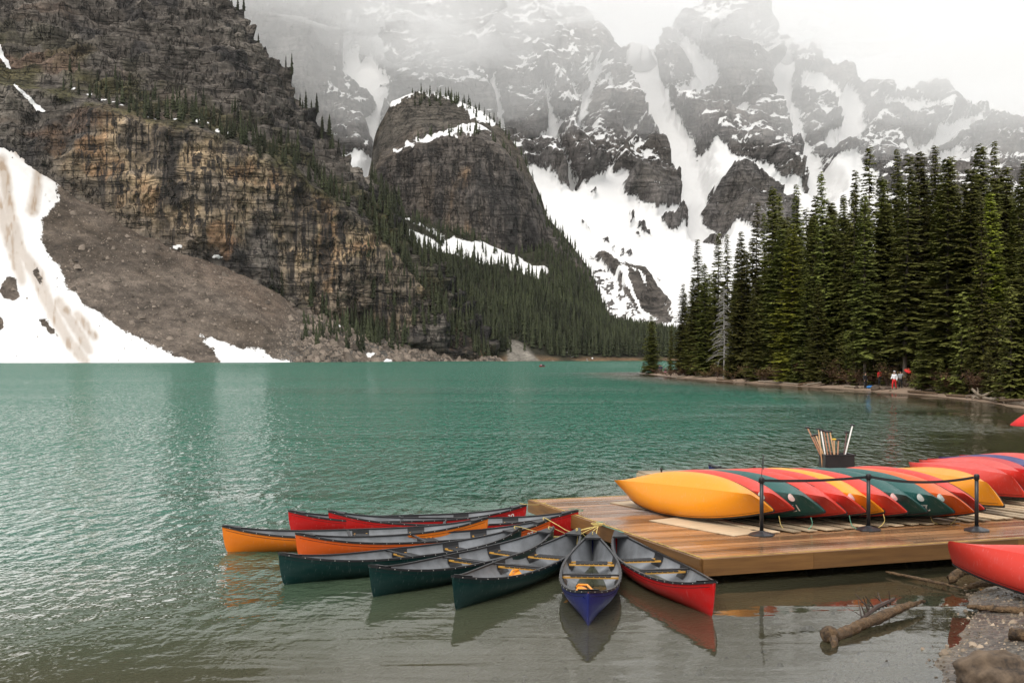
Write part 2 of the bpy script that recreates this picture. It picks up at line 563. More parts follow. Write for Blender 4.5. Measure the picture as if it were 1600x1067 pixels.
rgb = rgb * (1 + .55 * chute + .2 * fbm(X * .25, Y * .25, Z * .25, 3, 96))[..., None]
pos = pos + nr * disp[..., None] * sstep(.3, 1.1, U)[..., None]
M_scree = rock_material('scree_rubble', strata=.0, fine=.35, detail_scale=2.2)
sheet_object('scree_slope', pos, rgb, snow, dirt, 0 * snow, M_scree)
sc_pos, sc_PX, sc_PY, sc_snow, sc_grey = pos, PX, PY, snow, greyrock

# ------------------------------------------------------------------ rounded butte in the middle distance
BT = {545: [(480, 1330), (440, 1345), (400, 1360), (350, 1375), (335, 1400), (320, 1450)],
      572: [(470, 1310), (420, 1325), (350, 1340), (310, 1352), (300, 1385), (290, 1440)],
      590: [(470, 1300), (400, 1315), (310, 1328), (262, 1342), (252, 1375), (205, 1440)],
      612: [(470, 1290), (400, 1305), (290, 1316), (240, 1330), (229, 1368), (158, 1440)],
      650: [(470, 1280), (410, 1292), (290, 1300), (222, 1312), (212, 1355), (143, 1440)],
      700: [(475, 1275), (425, 1286), (300, 1292), (213, 1305), (203, 1350), (150, 1440)],
      745: [(480, 1275), (430, 1286), (310, 1292), (212, 1308), (202, 1352), (170, 1430)],
      780: [(485, 1280), (435, 1290), (325, 1298), (232, 1316), (222, 1352), (196, 1415)],
      810: [(490, 1290), (440, 1300), (345, 1308), (268, 1326), (258, 1352), (234, 1400)],
      836: [(500, 1302), (445, 1312), (370, 1322), (318, 1338), (310, 1358), (286, 1395)],
      855: [(505, 1312), (450, 1322), (400, 1334), (366, 1348), (360, 1362), (342, 1392)],
      885: [(515, 1322), (470, 1334), (430, 1346), (398, 1358), (392, 1370), (376, 1395)],
      920: [(525, 1335), (490, 1347), (462, 1358), (440, 1370), (434, 1380), (420, 1400)],
      940: [(535, 1345), (515, 1355), (500, 1366), (485, 1376), (480, 1384), (470, 1402)],
      965: [(545, 1355), (535, 1364), (527, 1374), (520, 1382), (518, 1390), (512, 1405)]}
xs = np.arange(545, 966, 1.6)
pos, PX, PY, U = sheet(BT, xs, [14, 55, 45, 12, 40])
pos = smooth_rows(pos, 4)
pos, (PX, PY, U) = add_back(pos, [PX, PY, U], (20, 260, -70))
nr = normals(pos); nr = nr * np.where(nr[..., 1:2] > 0, -1, 1)
X, Y, Z = pos[..., 0], pos[..., 1], pos[..., 2]
cliff = sstep(.6, 1.1, U) * (1 - sstep(2.8, 3.05, U))
disp = (ridged(X * .02, Y * .02, Z * .0035, 4, 103) * 8 + np.floor(fbm(X * .06, Y * .06, Z * .03, 3, 109) * 4) / 4 * 5) * cliff + fbm(X * .025, Y * .025, Z * .025, 5, 121) * 7
disp = disp * sstep(0, .4, U) * (1 - .6 * sstep(4.3, 5, U))
pos = pos + nr * disp[..., None]
n1 = fbm(X * .012, Y * .012, Z * .012, 4, 141); vst = fbm(X * .06, Y * .06, Z * .008, 4, 152)
rgb = np.zeros(pos.shape) + np.array([.115, .099, .087])
rgb = mixc3(rgb, [.155, .118, .086], sstep(-.1, .4, n1))
tanm = cliff * sstep(660, 720, PX + 30 * n1) * sstep(255, 275, PY) * (1 - sstep(345, 372, PY))
rgb = mixc3(rgb, [.33, .21, .12], tanm * sstep(0, .35, vst + .5 * n1))
rgb = mixc3(rgb, [.04, .038, .038], cliff * sstep(.1, .35, -vst) * .7)
rgb = mixc3(rgb, [.07, .062, .045], sstep(3.9, 4.3, U) * .5)
snow = np.zeros(PX.shape)
wob = 10 * fbm(PX * .13, PY * .13, 0 * PX, 5, 171, .65)
paint(line_sd(PX, PY, [(620, 236, 3), (642, 224, 5), (652, 218, 3)]), 4)
paint(line_sd(PX, PY, [(656, 221, 2), (685, 211, 4), (712, 204, 5)]), 4)
paint(line_sd(PX, PY, [(716, 203, 7), (735, 201, 9), (748, 200, 5), (768, 208, 3)]), 5)
paint(line_sd(PX, PY, [(655, 143, 3), (685, 147, 4), (712, 156, 5), (735, 168, 8), (755, 180, 8), (772, 192, 4)]), 6)
paint(line_sd(PX, PY, [(610, 165, 3), (625, 152, 4), (650, 144, 2)]), 5)
M_butte = rock_material('butte_rock', streak=.7, strata=.5, cracks=.9)
sheet_object('butte_hill', pos, rgb, snow, 0 * snow, cliff, M_butte)
bt_pos, bt_PX, bt_PY, bt_U = pos, PX, PY, U

# ------------------------------------------------------------------ snowy peaks behind
BK = {}
sky_line = {260: -220, 360: -200, 450: -150, 520: -120, 560: -60, 600: -40, 640: -70, 720: -90, 780: -60, 830: -20, 870: 5, 905: 20, 930: 42, 955: 62, 975: 76,
            1000: 88, 1020: 84, 1048: 58, 1075: 28, 1110: 0, 1150: -22, 1185: -12, 1206: 40, 1228: 75, 1245: 66, 1275: 68, 1292: 92, 1328: 100, 1345: 126, 1385: 128, 1400: 140,
            1440: 126, 1470: 130, 1490: 152, 1520: 168, 1525: 160, 1560: 172, 1600: 182, 1660: 215, 1760: 260}
for x, t in sky_line.items():
    f = min(max((x - 900) / 500, 0), 1)
    m = 300 + 60 * f
    if x < 560: m = 330
    BK[x] = [(566, 1480), (520, 1560), (430, 1800), (m, 2080 + 200 * f), ((m + t) / 2 + 10, 2330 + 260 * f), (t, 2600 + 320 * f)]
xs = np.arange(260, 1700, 1.85)
pos, PX, PY, U = sheet(BK, xs, [4, 40, 70, 90, 80])
pos = smooth_rows(pos, 6)
pos, (PX, PY, U) = add_back(pos, [PX, PY, U], (60, 700, -260))
X, Y, Z = pos[..., 0], pos[..., 1], pos[..., 2]
wx = PX + 16 * fbm(PX * .035, PY * .035, 0 * PX, 5, 201, .65); wy = PY + 13 * fbm(PX * .04, PY * .04, 0 * PX + 5, 5, 203, .65)
couloirs = [[(1000, 60, 14), (1010, 110, 14), (1030, 160, 14), (1052, 200, 17), (1075, 240, 22), (1095, 290, 24), (1110, 340, 30)],
            [(1228, 70, 5), (1236, 120, 9), (1246, 160, 10), (1258, 200, 14), (1270, 235, 18), (1285, 280, 22)],
            [(577, 95, 22), (590, 120, 15), (592, 145, 4), (583, 165, 6), (592, 200, 7), (598, 240, 10), (585, 270, 20), (570, 330, 40)],
            [(545, 50, 3), (562, 90, 6), (580, 100, 16)],
            [(768, 105, 7), (778, 125, 5), (788, 160, 4), (800, 190, 7), (820, 215, 9)],
            [(850, 120, 3), (862, 165, 3), (876, 210, 5), (890, 250, 6), (900, 275, 8)],
            [(905, 120, 8), (918, 148, 8), (925, 165, 3), (915, 195, 2)], [(945, 85, 3), (930, 130, 3), (924, 165, 3)], [(960, 112, 8), (968, 125, 7)],
            [(960, 170, 3), (985, 195, 6), (1005, 215, 9), (1040, 225, 8)], [(1000, 130, 6), (1015, 150, 12), (1035, 165, 8)],
            [(1070, 60, 5), (1095, 90, 12), (1110, 105, 14), (1075, 122, 9), (1040, 132, 6)], [(1130, 60, 8), (1165, 70, 8), (1185, 66, 5)],
            [(1125, 160, 8), (1170, 148, 8)], [(1270, 110, 8), (1310, 130, 12), (1340, 160, 10), (1345, 185, 12), (1320, 205, 22)],
            [(1385, 160, 6), (1440, 155, 9), (1460, 160, 6)], [(1450, 215, 8), (1500, 190, 9), (1540, 182, 6)], [(1580, 205, 5), (1610, 200, 5)],
            [(1420, 205, 5), (1440, 235, 8), (1465, 262, 8)], [(1490, 230, 4), (1530, 222, 5)], [(820, 215, 6), (850, 205, 8), (880, 180, 4)], [(640, 175, 3), (625, 155, 4)]]
apron = [(490, 300), (520, 262), (560, 240), (600, 245), (620, 300), (640, 345), (740, 360), (790, 300), (835, 262), (858, 278), (880, 292), (905, 268), (918, 296), (950, 262), (985, 252),
         (1010, 236), (1050, 240), (1078, 226), (1120, 222), (1160, 250), (1200, 268), (1235, 278), (1262, 282), (1280, 262), (1300, 246), (1340, 236), (1345, 260), (1380, 300),
         (1560, 330), (1560, 570), (480, 570)]
rocks = [[(968, 298), (990, 288), (1060, 286), (1072, 300), (1074, 320), (1052, 326), (1030, 336), (1005, 328), (982, 314)],
         [(1036, 350), (1052, 346), (1068, 342), (1066, 354), (1052, 362)], [(1062, 330), (1070, 318), (1072, 345), (1066, 350)], [(1078, 290), (1088, 296), (1084, 318), (1078, 312)],
         [(1108, 305), (1120, 288), (1145, 284), (1170, 288), (1190, 295), (1215, 312), (1238, 330), (1240, 360), (1200, 372), (1172, 366), (1160, 350), (1135, 340), (1115, 325)],
         [(1102, 350), (1120, 348), (1130, 360), (1118, 362)], [(900, 275), (930, 262), (945, 280), (928, 292), (908, 290)], [(868, 285), (880, 270), (895, 290), (880, 300)],
         [(975, 225), (1045, 232), (1058, 265), (1070, 282), (1040, 270), (985, 282), (960, 270)], [(1170, 250), (1278, 245), (1276, 285), (1240, 290), (1210, 282)],
         [(1300, 238), (1320, 222), (1340, 220), (1335, 238), (1318, 246)], [(845, 262), (880, 250), (893, 275), (870, 285), (858, 280)],
         [(934, 401), (952, 402), (985, 420), (1010, 440), (1035, 460), (1050, 478), (1052, 505), (1035, 508), (1005, 485), (975, 460), (962, 430), (940, 415)],
         [(980, 340), (990, 350), (984, 352)], [(996, 352), (1012, 365), (1018, 378), (1008, 372)], [(994, 366), (1003, 378), (996, 376)], [(940, 375), (950, 386), (946, 386)], [(906, 348), (916, 356), (908, 352)],
         [(958, 382), (966, 394), (960, 390)], [(975, 393), (984, 400), (974, 398)], [(1005, 432), (1038, 448), (1020, 440)], [(920, 305), (924, 310), (920, 312)]]
sd_c = np.full(PX.shape, 1e9)
for c in couloirs: sd_c = np.minimum(sd_c, line_sd(wx, wy, c) - 3.0)
sd_a = poly_sd(wx, wy, apron)
sd_r = np.full(PX.shape, 1e9)
for r in rocks: sd_r = np.minimum(sd_r, poly_sd(wx, wy, r))
sd_r2 = np.full(PX.shape, 1e9)
for r in rocks[:6] + rocks[12:]: sd_r2 = np.minimum(sd_r2, poly_sd(wx, wy, r))
sn_sd = np.minimum(sd_c, sd_a)
snowy = np.clip(.5 - sn_sd / 9, 0, 1)
snowy = np.minimum(snowy, np.clip(.5 + sd_r / 5, 0, 1))
hard = 1 - sstep(-6, 10, np.minimum(sd_c, np.maximum(sd_a, -sd_r)))
nr = normals(smooth_rows(pos, 4)); nr = nr * np.where(nr[..., 1:2] > 0, -1, 1)
but = ridged(X * .006, Y * .006, Z * .0015, 5, 211)
face = sstep(2.2, 3.0, U)
beds = np.abs(((Z + 22 * fbm(X * .004, Y * .004, Z * .004, 3, 215) + .16 * X) * .017) % 1 - .5)
disp = face * (but * 55 + (beds - .25) * 18 + np.floor(fbm(X * .014, Y * .014, Z * .008, 3, 219) * 4) / 4 * 26) + fbm(X * .012, Y * .012, Z * .012, 5, 223) * 22
disp = disp * (1 - .85 * hard) - face * 50 * (1 - sstep(-8, 14, sd_c)) + 26 * (1 - sstep(-7, 3, sd_r)) * sstep(1.5, 2, U)
disp = disp * sstep(0, .8, U) * (1 - .35 * sstep(4.5, 5, U))
pos = pos + nr * disp[..., None]
gz = np.abs(normals(pos)[..., 2])
n2 = fbm(X * .011, Y * .011, Z * .02, 4, 231); n3 = fbm(X * .03, Y * .03, Z * .06, 4, 237)
led = face * (sstep(.42, .78, gz + .22 * n2 + .2 * n3) * .7 + .30 * sstep(.2, .5, n2 + .6 * n3 - .15))
led = .85 * led * (1 - .75 * sstep(560, 480, PX)) * (1 - .5 * sstep(2, -8, sd_r2)) + (.24 + .14 * sstep(260, 160, PY) * sstep(830, 880, PX)) * face * sstep(.0, .45, n3 + .5 * n2)
snow = np.maximum(np.where(snowy > .02, snowy, 0), np.clip(led, 0, .95) * (1 - snowy))
speck = sstep(-.02, .22, fbm(PX * .16, PY * .22, 0 * PX, 4, 241)) * np.clip(.5 - poly_sd(PX, PY, [(925, 400), (960, 400), (1055, 490), (1060, 530), (930, 530), (915, 470)]) / 30, 0, 1)
snow = snow * (1 - .75 * speck)
snow = np.where(sd_r2 < -2, np.minimum(snow, .22 + .5 * sstep(.2, .45, n2 + n3)), snow)
n1 = fbm(X * .006, Y * .006, Z * .006, 4, 251)
rgb = np.zeros(pos.shape) + np.array([.125, .115, .110])
rgb = mixc3(rgb, [.17, .152, .14], sstep(-.2, .4, n1))
rgb = mixc3(rgb, [.135, .118, .103], (1 - sstep(-4, 2, sd_r)) * sstep(-.1, .3, n2) * .8)
dg = fbm((PX * .75 - PY * .66) * .16, (PX * .66 + PY * .75) * .035, 0 * PX, 4, 261)
snow = np.where(poly_sd(wx, wy, rocks[12]) < 4, np.where(dg + .15 * n3 > .10, .8, snow), snow)
rgb = mixc3(rgb, [.125, .108, .094], (1 - sstep(-4, 6, poly_sd(PX, PY, rocks[12]))))
M_peak = rock_material('peak_rock', strata=.8, detail_scale=.35, cracks=.6)
sheet_object('snowy_peaks', pos, rgb, snow, 0 * snow, 0 * snow, M_peak)

# ------------------------------------------------------------------ forested slope below the butte
FS = {470: [(575, 815), (566, 830), (540, 900), (520, 960), (505, 1010)], 540: [(575, 860), (565.6, 878), (545, 915), (520, 965), (500, 1020)],
      600: [(575, 915), (565.2, 930), (530, 975), (470, 1035), (348, 1140)], 640: [(574, 950), (564.8, 965), (520, 1020), (455, 1090), (340, 1200)],
      690: [(574, 980), (564.6, 995), (520, 1050), (460, 1125), (358, 1250)], 740: [(574, 995), (564.4, 1008), (525, 1065), (472, 1140), (372, 1266)],
      800: [(574, 1005), (564.3, 1020), (530, 1080), (485, 1155), (398, 1284)], 850: [(573, 1015), (564.2, 1030), (530, 1095), (480, 1175), (388, 1305)],
      890: [(573, 1030), (564, 1045), (533, 1110), (490, 1195), (412, 1325)], 925: [(573, 1040), (564, 1060), (538, 1120), (505, 1210), (448, 1345)],
      950: [(573, 1055), (563.9, 1075), (545, 1130), (525, 1215), (505, 1340)], 1050: [(573, 1090), (563.7, 1110), (550, 1160), (540, 1220), (530, 1330)],
      1250: [(573, 1120), (563.6, 1140), (548, 1190), (536, 1250), (520, 1340)], 1700: [(573, 1140), (563.6, 1160), (545, 1210), (530, 1270), (500, 1340)]}
xs = np.concatenate([np.arange(470, 1080, 3.0), np.linspace(1090, 1700, 40)])
pos, PX, PY, U = sheet(FS, xs, [5, 30, 35, 45])
pos, (PX, PY, U) = add_back(pos, [PX, PY, U], (0, 120, -40), 3)
X, Y, Z = pos[..., 0], pos[..., 1], pos[..., 2]
pos[..., 2] += (fbm(X * .02, Y * .02, 0 * X, 4, 301) * 6) * sstep(.9, 1.6, U)
n1 = fbm(X * .03, Y * .03, Z * .03, 4, 307)
rgb = np.zeros(pos.shape) + np.array([.032, .030, .018])
rgb = mixc3(rgb, [.16, .10, .055], sstep(1.32, 1.1, U) * sstep(-.4, .2, n1))
rgb = mixc3(rgb, [.22, .20, .17], np.clip(.5 - poly_sd(PX, PY, [(795, 535), (812, 538), (845, 566), (792, 566)]) / 5, 0, 1))
snow = np.zeros(PX.shape); wob = 8 * fbm(PX * .08, PY * .08, 0 * PX, 4, 311)
paint(poly_sd(PX, PY, [(590, 300), (640, 345), (700, 372), (760, 378), (835, 415), (860, 425), (840, 440), (790, 420), (700, 400), (650, 388), (620, 370)]), 8)
brown = np.clip(.5 - line_sd(PX, PY, [(603, 330, 3), (640, 352, 5), (680, 372, 4), (690, 384, 3)]) / 5, 0, 1)
snow = snow * (1 - brown)
snow = np.maximum(snow, .75 * sstep(.25, .42, fbm(PX * .15, PY * .2, 0 * PX, 3, 317)) * (np.clip(.5 - poly_sd(PX, PY, [(865, 540), (905, 538), (955, 556), (955, 564), (860, 564)]) / 8, 0, 1)))
paint(line_sd(PX, PY, [(682, 494, 2), (690, 508, 2)]), 4)
M_slope = rock_material('forest_floor', strata=.1, fine=.5)
sheet_object('forest_slope', pos, rgb, snow, 0 * snow, 0 * snow, M_slope, True)
fs_pos, fs_PX, fs_PY, fs_U, fs_snow = pos, PX, PY, U, snow

# ------------------------------------------------------------------ shore, lake bed and water
LAND = [(28.0, 252), (28.6, 240), (29.2, 200), (32.3, 164), (36, 139), (38, 123), (39, 106.7), (38, 91.4), (36, 80), (31, 60), (21.5, 40), (14, 27), (11.2, 21.0), (9.6, 19.2), (7.9, 18.2),
        (6.9, 17.0), (6.25, 15.6), (5.75, 14.5), (4.75, 12.8), (3.6, 11.2), (1.2, 9.0), (-6, 6.6), (-16, 3.0), (-40, -4), (-120, -20), (-400, -120), (-400, -500), (900, -500), (900, 330), (200, 330), (60, 275), (34, 262)]
def land_sd(x, y):
    return poly_sd(x, y, LAND)
def ground_z(x, y):
    x = np.asarray(x, float); y = np.asarray(y, float)
    sd = land_sd(x, y)
    wig = fbm(x * .35, y * .35, 0 * x, 3, 401)
    sdw = sd + wig * .5 * sstep(3, 14, y)
    nearb = sstep(60, 25, y)
    up = -sdw
    land = np.where(up < 3.0, up * .11, .33 + (up - 3.0) * (.17 * nearb + .07 * (1 - nearb)))
    land = np.minimum(land, 2.0 + .02 * np.maximum(up, 0)) * (1 - .0 * nearb)
    lake = -np.minimum(sdw * .10, .9 + .05 * sdw)
    lake = np.maximum(lake, -14)
    z = np.where(sdw < 0, land, lake)
    z = z + .035 * fbm(x * 1.1, y * 1.1, 0 * x, 3, 407) + .3 * fbm(x * .08, y * .08, 0 * x, 3, 411) * sstep(8, 30, -sd)
    return z, sd
def uneven(parts):
    return np.unique(np.concatenate([np.arange(a, b, s) for a, b, s in parts]))
gx = uneven([(-3400, -400, 300), (-400, -40, 20), (-40, -12, 1.5), (-12, 14, .22), (14, 60, 1.0), (60, 200, 5), (200, 1000, 50), (1000, 3401, 300)])
gy = uneven([(-500, -20, 40), (-20, 6, 1.5), (6, 24, .22), (24, 40, .6), (40, 270, 1.8), (270, 500, 12), (500, 1200, 60), (1200, 4600, 400)])
GX, GY = np.meshgrid(gx, gy)
GZ, GSD = ground_z(GX, GY)
GZ = np.where((GY > 640) & (GSD > 0), np.minimum(GZ, -14), GZ)
me = fast_mesh('ground', np.stack([GX, GY, GZ], -1).reshape(-1, 3), grid_faces(len(gy), len(gx)), True)
set_attr(me, 'sd', GSD)
m, nt, b = new_mat('shore_gravel')
vor = N(nt, 'ShaderNodeTexVoronoi'); vor.inputs['Scale'].default_value = 17
g = N(nt, 'ShaderNodeNewGeometry'); nt.links.new(g.outputs['Position'], vor.inputs['Vector'])
vor2 = N(nt, 'ShaderNodeTexVoronoi'); vor2.inputs['Scale'].default_value = 7
nt.links.new(g.outputs['Position'], vor2.inputs['Vector'])
big = noise_node(nt, (.8, .8, .8), 6, .6)
cr = N(nt, 'ShaderNodeValToRGB')
cr.color_ramp.elements[0].color = (.035, .028, .022, 1); cr.color_ramp.elements[1].color = (.22, .185, .145, 1)
e = cr.color_ramp.elements.new(.5); e.color = (.09, .075, .058, 1)
sepc = N(nt, 'ShaderNodeSeparateColor'); nt.links.new(vor.outputs['Color'], sepc.inputs[0])
nt.links.new(sepc.outputs[0], cr.inputs[0])
c = mix_rgb(nt, maprange(nt, vor.outputs['Distance'], .0, .6, 0, .55), cr.outputs[0], (.05, .042, .033, 1))
sepp = N(nt, 'ShaderNodeSeparateXYZ'); nt.links.new(g.outputs['Position'], sepp.inputs[0])
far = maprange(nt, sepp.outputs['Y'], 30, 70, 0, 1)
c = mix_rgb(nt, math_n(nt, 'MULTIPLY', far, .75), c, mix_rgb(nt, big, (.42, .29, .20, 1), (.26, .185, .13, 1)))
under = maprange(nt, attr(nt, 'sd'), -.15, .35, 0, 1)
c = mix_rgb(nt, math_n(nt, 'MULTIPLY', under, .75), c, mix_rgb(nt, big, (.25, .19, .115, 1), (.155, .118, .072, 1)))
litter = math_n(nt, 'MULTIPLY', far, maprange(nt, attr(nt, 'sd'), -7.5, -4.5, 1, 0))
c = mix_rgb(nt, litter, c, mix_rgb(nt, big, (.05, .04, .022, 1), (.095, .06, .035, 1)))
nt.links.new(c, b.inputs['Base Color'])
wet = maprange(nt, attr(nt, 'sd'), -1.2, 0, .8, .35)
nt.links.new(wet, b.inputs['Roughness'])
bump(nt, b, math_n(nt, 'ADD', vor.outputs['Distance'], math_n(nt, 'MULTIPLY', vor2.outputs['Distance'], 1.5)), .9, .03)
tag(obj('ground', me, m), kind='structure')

gx = uneven([(-3400, -400, 300), (-400, -60, 20), (-60, -20, 2), (-20, 44, .8), (44, 200, 12), (200, 1000, 80), (1000, 3401, 300)])
gy = uneven([(-500, 2, 60), (2, 60, .8), (60, 130, 2), (130, 400, 8), (400, 1200, 50), (1200, 2400, 300)])
GX, GY = np.meshgrid(gx, gy)
GZ, GSD = ground_z(GX, GY)
me = fast_mesh('lake_water', np.stack([GX, GY, 0 * GX], -1).reshape(-1, 3), grid_faces(len(gy), len(gx)), True)
set_attr(me, 'depth', np.clip(-GZ, 0, 20))
wobb = fbm(GX * .12, GY * .12, 0 * GX, 3, 431)
chop = sstep(2.5, 17, GSD + 5 * wobb) * sstep(8, 31, GY + 2.2 * np.maximum(-1.5 - GX, 0) + 4 * wobb)
chop = np.minimum(chop, .25 + .75 * sstep(10, 24, land_sd(GX, GY) + 10 * wobb + 100 * sstep(30, 20, GY)))
set_attr(me, 'chop', chop)
set_attr(me, 'swell', .3 + .9 * sstep(2.5, -5, GX + 1.5 * wobb) + .5 * sstep(30, 60, GY))
m, nt, b = new_mat('lake_surface')
nt.nodes.remove(b)
outn = nt.nodes['Material Output']
w1 = noise_node(nt, (2.7, 2.0, 1), 3, .6)
w2 = noise_node(nt, (.13, .32, 1), 2, .5)
w3 = noise_node(nt, (7.5, 5.5, 1), 2, .5)
w4 = noise_node(nt, (.35, 1.6, 1), 2, .5, dist=.6)
lane = noise_node(nt, (.012, .045, 1), 3, .6, dist=.5)
chopn = math_n(nt, 'MULTIPLY', attr(nt, 'chop'), maprange(nt, lane, .32, .62, .45, 1.15))
w5 = noise_node(nt, (2.6, .95, 1), 2, .5, dist=.4)
w6 = noise_node(nt, (1.3, .34, 1), 3, .6, dist=.4)
gq = N(nt, 'ShaderNodeNewGeometry'); sq = N(nt, 'ShaderNodeSeparateXYZ'); nt.links.new(gq.outputs['Position'], sq.inputs[0])
mid5 = maprange(nt, sq.outputs['Y'], 18, 50, .10, .80); far6 = maprange(nt, sq.outputs['Y'], 45, 160, 0, 2.5)
h = math_n(nt, 'ADD', math_n(nt, 'MULTIPLY', w1, .11), math_n(nt, 'MULTIPLY', w2, .22))
h = math_n(nt, 'ADD', h, math_n(nt, 'ADD', math_n(nt, 'MULTIPLY', w5, mid5), math_n(nt, 'MULTIPLY', w6, far6)))
h = math_n(nt, 'MULTIPLY', math_n(nt, 'ADD', h, math_n(nt, 'MULTIPLY', w3, .03)), math_n(nt, 'MULTIPLY', chopn, 1.5))
h = math_n(nt, 'ADD', h, math_n(nt, 'MULTIPLY', math_n(nt, 'MULTIPLY', w4, attr(nt, 'swell')), .020))
h = math_n(nt, 'ADD', h, math_n(nt, 'MULTIPLY', w3, .0009))
bn = N(nt, 'ShaderNodeBump'); bn.inputs['Strength'].default_value = 1.0; bn.inputs['Distance'].default_value = 1.0
if 'Filter Width' in bn.inputs: bn.inputs['Filter Width'].default_value = .02
nt.links.new(h, bn.inputs['Height'])
fr = N(nt, 'ShaderNodeFresnel'); fr.inputs['IOR'].default_value = 1.7
nt.links.new(bn.outputs[0], fr.inputs['Normal'])
gl = N(nt, 'ShaderNodeBsdfGlossy'); gl.inputs['Roughness'].default_value = .03
nt.links.new(bn.outputs[0], gl.inputs['Normal'])
geo_ = N(nt, 'ShaderNodeNewGeometry'); sx_ = N(nt, 'ShaderNodeSeparateXYZ'); nt.links.new(geo_.outputs['Position'], sx_.inputs[0])
farw = maprange(nt, sx_.outputs['Y'], 40, 500, 0, 1)
nt.links.new(math_n(nt, 'ADD', math_n(nt, 'MULTIPLY', farw, .12), .012), gl.inputs['Roughness'])
fr_fac = math_n(nt, 'MULTIPLY', fr.outputs[0], math_n(nt, 'SUBTRACT', 1.0, math_n(nt, 'MULTIPLY', chopn, .08)))
tq = N(nt, 'ShaderNodeBsdfDiffuse')
dep = attr(nt, 'depth')
turq = mix_rgb(nt, maprange(nt, dep, .45, 1.5, 0, 1), (.115, .110, .066, 1), (.017, .112, .072, 1))
nt.links.new(turq, tq.inputs['Color'])
tr = N(nt, 'ShaderNodeBsdfTransparent'); tr.inputs['Color'].default_value = (.86, .92, .84, 1)
op = math_n(nt, 'SUBTRACT', 1.0, math_n(nt, 'POWER', 2.718, math_n(nt, 'MULTIPLY', dep, -1.5)))
body = N(nt, 'ShaderNodeMixShader'); nt.links.new(op, body.inputs[0]); nt.links.new(tr.outputs[0], body.inputs[1]); nt.links.new(tq.outputs[0], body.inputs[2])
fin = N(nt, 'ShaderNodeMixShader'); nt.links.new(fr_fac, fin.inputs[0]); nt.links.new(body.outputs[0], fin.inputs[1]); nt.links.new(gl.outputs[0], fin.inputs[2])
nt.links.new(fin.outputs[0], outn.inputs['Surface'])
tag(obj('lake_water', me, m), kind='structure')

# ================================================================== TREES
def needle_mat(name, rgb, var=.35, hue=.02):
    m, nt, b = new_mat(name)
    oi = N(nt, 'ShaderNodeObjectInfo')
    n = noise_node(nt, (.9, .9, .9), 3, .6)
    f = math_n(nt, 'MULTIPLY', maprange(nt, n, .3, .7, 1 - var, 1 + var), maprange(nt, oi.outputs['Random'], 0, 1, .55, 1.5))
    hs = N(nt, 'ShaderNodeHueSaturation'); hs.inputs['Color'].default_value = (*rgb, 1)
    nt.links.new(maprange(nt, oi.outputs['Random'], 0, 1, .5 - hue, .5 + hue), hs.inputs['Hue'])
    f = math_n(nt, 'MULTIPLY', f, math_n(nt, 'ADD', 1.0, attr(nt, 'tone')))
    nt.links.new(f, hs.inputs['Value'])
    nt.links.new(hs.outputs[0], b.inputs['Base Color'])
    b.inputs['Roughness'].default_value = .75
    b.inputs['Specular IOR Level'].default_value = .15
    return m
M_needle = needle_mat('spruce_needles', (.112, .114, .026))
M_needle_yellow = needle_mat('yellow_green_needles', (.19, .20, .025))
M_needle_far = needle_mat('far_needles', (.026, .029, .014))
M_bark = plain('spruce_bark', (.13, .105, .085), .9, .35, 1.5, bumpd=.02, spec=.2)
M_dead = plain('bleached_wood', (.34, .32, .30), .85, .25, 2.0, spec=.2)

def far_conifer(layers, seed, n=7, slim=.16):
    """unit-height conifer as stacked ragged skirts: verts, tris"""
    r = np.random.default_rng(seed)
    V, F = [], []
    for i in range(layers):
        t = i / layers
        z0 = .06 + .86 * t; R = slim * (1 - t) ** .85 * r.uniform(.8, 1.2) + .012
        zt = min(z0 + .9 / layers * 1.9, 1.0)
        o = len(V); V.append((0, 0, zt))
        a0 = r.uniform(0, 6.3)
        for k in range(n):
            rr = R * (1.0 if k % 2 else .55) * r.uniform(.75, 1.2); a = a0 + 2 * math.pi * k / n
            V.append((rr * math.cos(a), rr * math.sin(a), z0 + r.uniform(-.02, .02)))
        for k in range(n): F.append((o, o + 1 + k, o + 1 + (k + 1) % n))
    o = len(V)
    for k in range(3):
        a = 2.1 * k; V.append((.012 * math.cos(a), .012 * math.sin(a), -.08))
    V.append((0, 0, .5))
    for k in range(3): F.append((o + k, o + (k + 1) % 3, o + 3))
    return np.array(V), np.array(F)

far_tpl = [far_conifer(8, s, 7, sl) for s, sl in ((1, .10), (2, .125), (3, .14), (4, .09), (5, .115))]

def forest_mesh(name, P0, H):
    """all trees of a far wood in one mesh"""
    Vs, Fs, o = [], [], 0
    for i in range(len(P0)):
        V, F = far_tpl[i % len(far_tpl)]
        a = rng.uniform(0, 6.3); c, s = math.cos(a), math.sin(a)
        w = H[i] * rng.uniform(.85, 1.25)
        q = np.empty_like(V)
        q[:, 0] = (V[:, 0] * c - V[:, 1] * s) * w; q[:, 1] = (V[:, 0] * s + V[:, 1] * c) * w; q[:, 2] = V[:, 2] * H[i]
        Vs.append(q + P0[i]); Fs.append(F + o); o += len(V)
    me = fast_mesh(name, np.concatenate(Vs), np.concatenate(Fs))
    set_attr(me, 'tone', np.repeat(rng.uniform(-.45, .5, len(P0)) + .5 * fbm(P0[:, 0] * .02, P0[:, 1] * .02, P0[:, 2] * 0, 3, 12), [len(far_tpl[i % len(far_tpl)][0]) for i in range(len(P0))]))
    return me

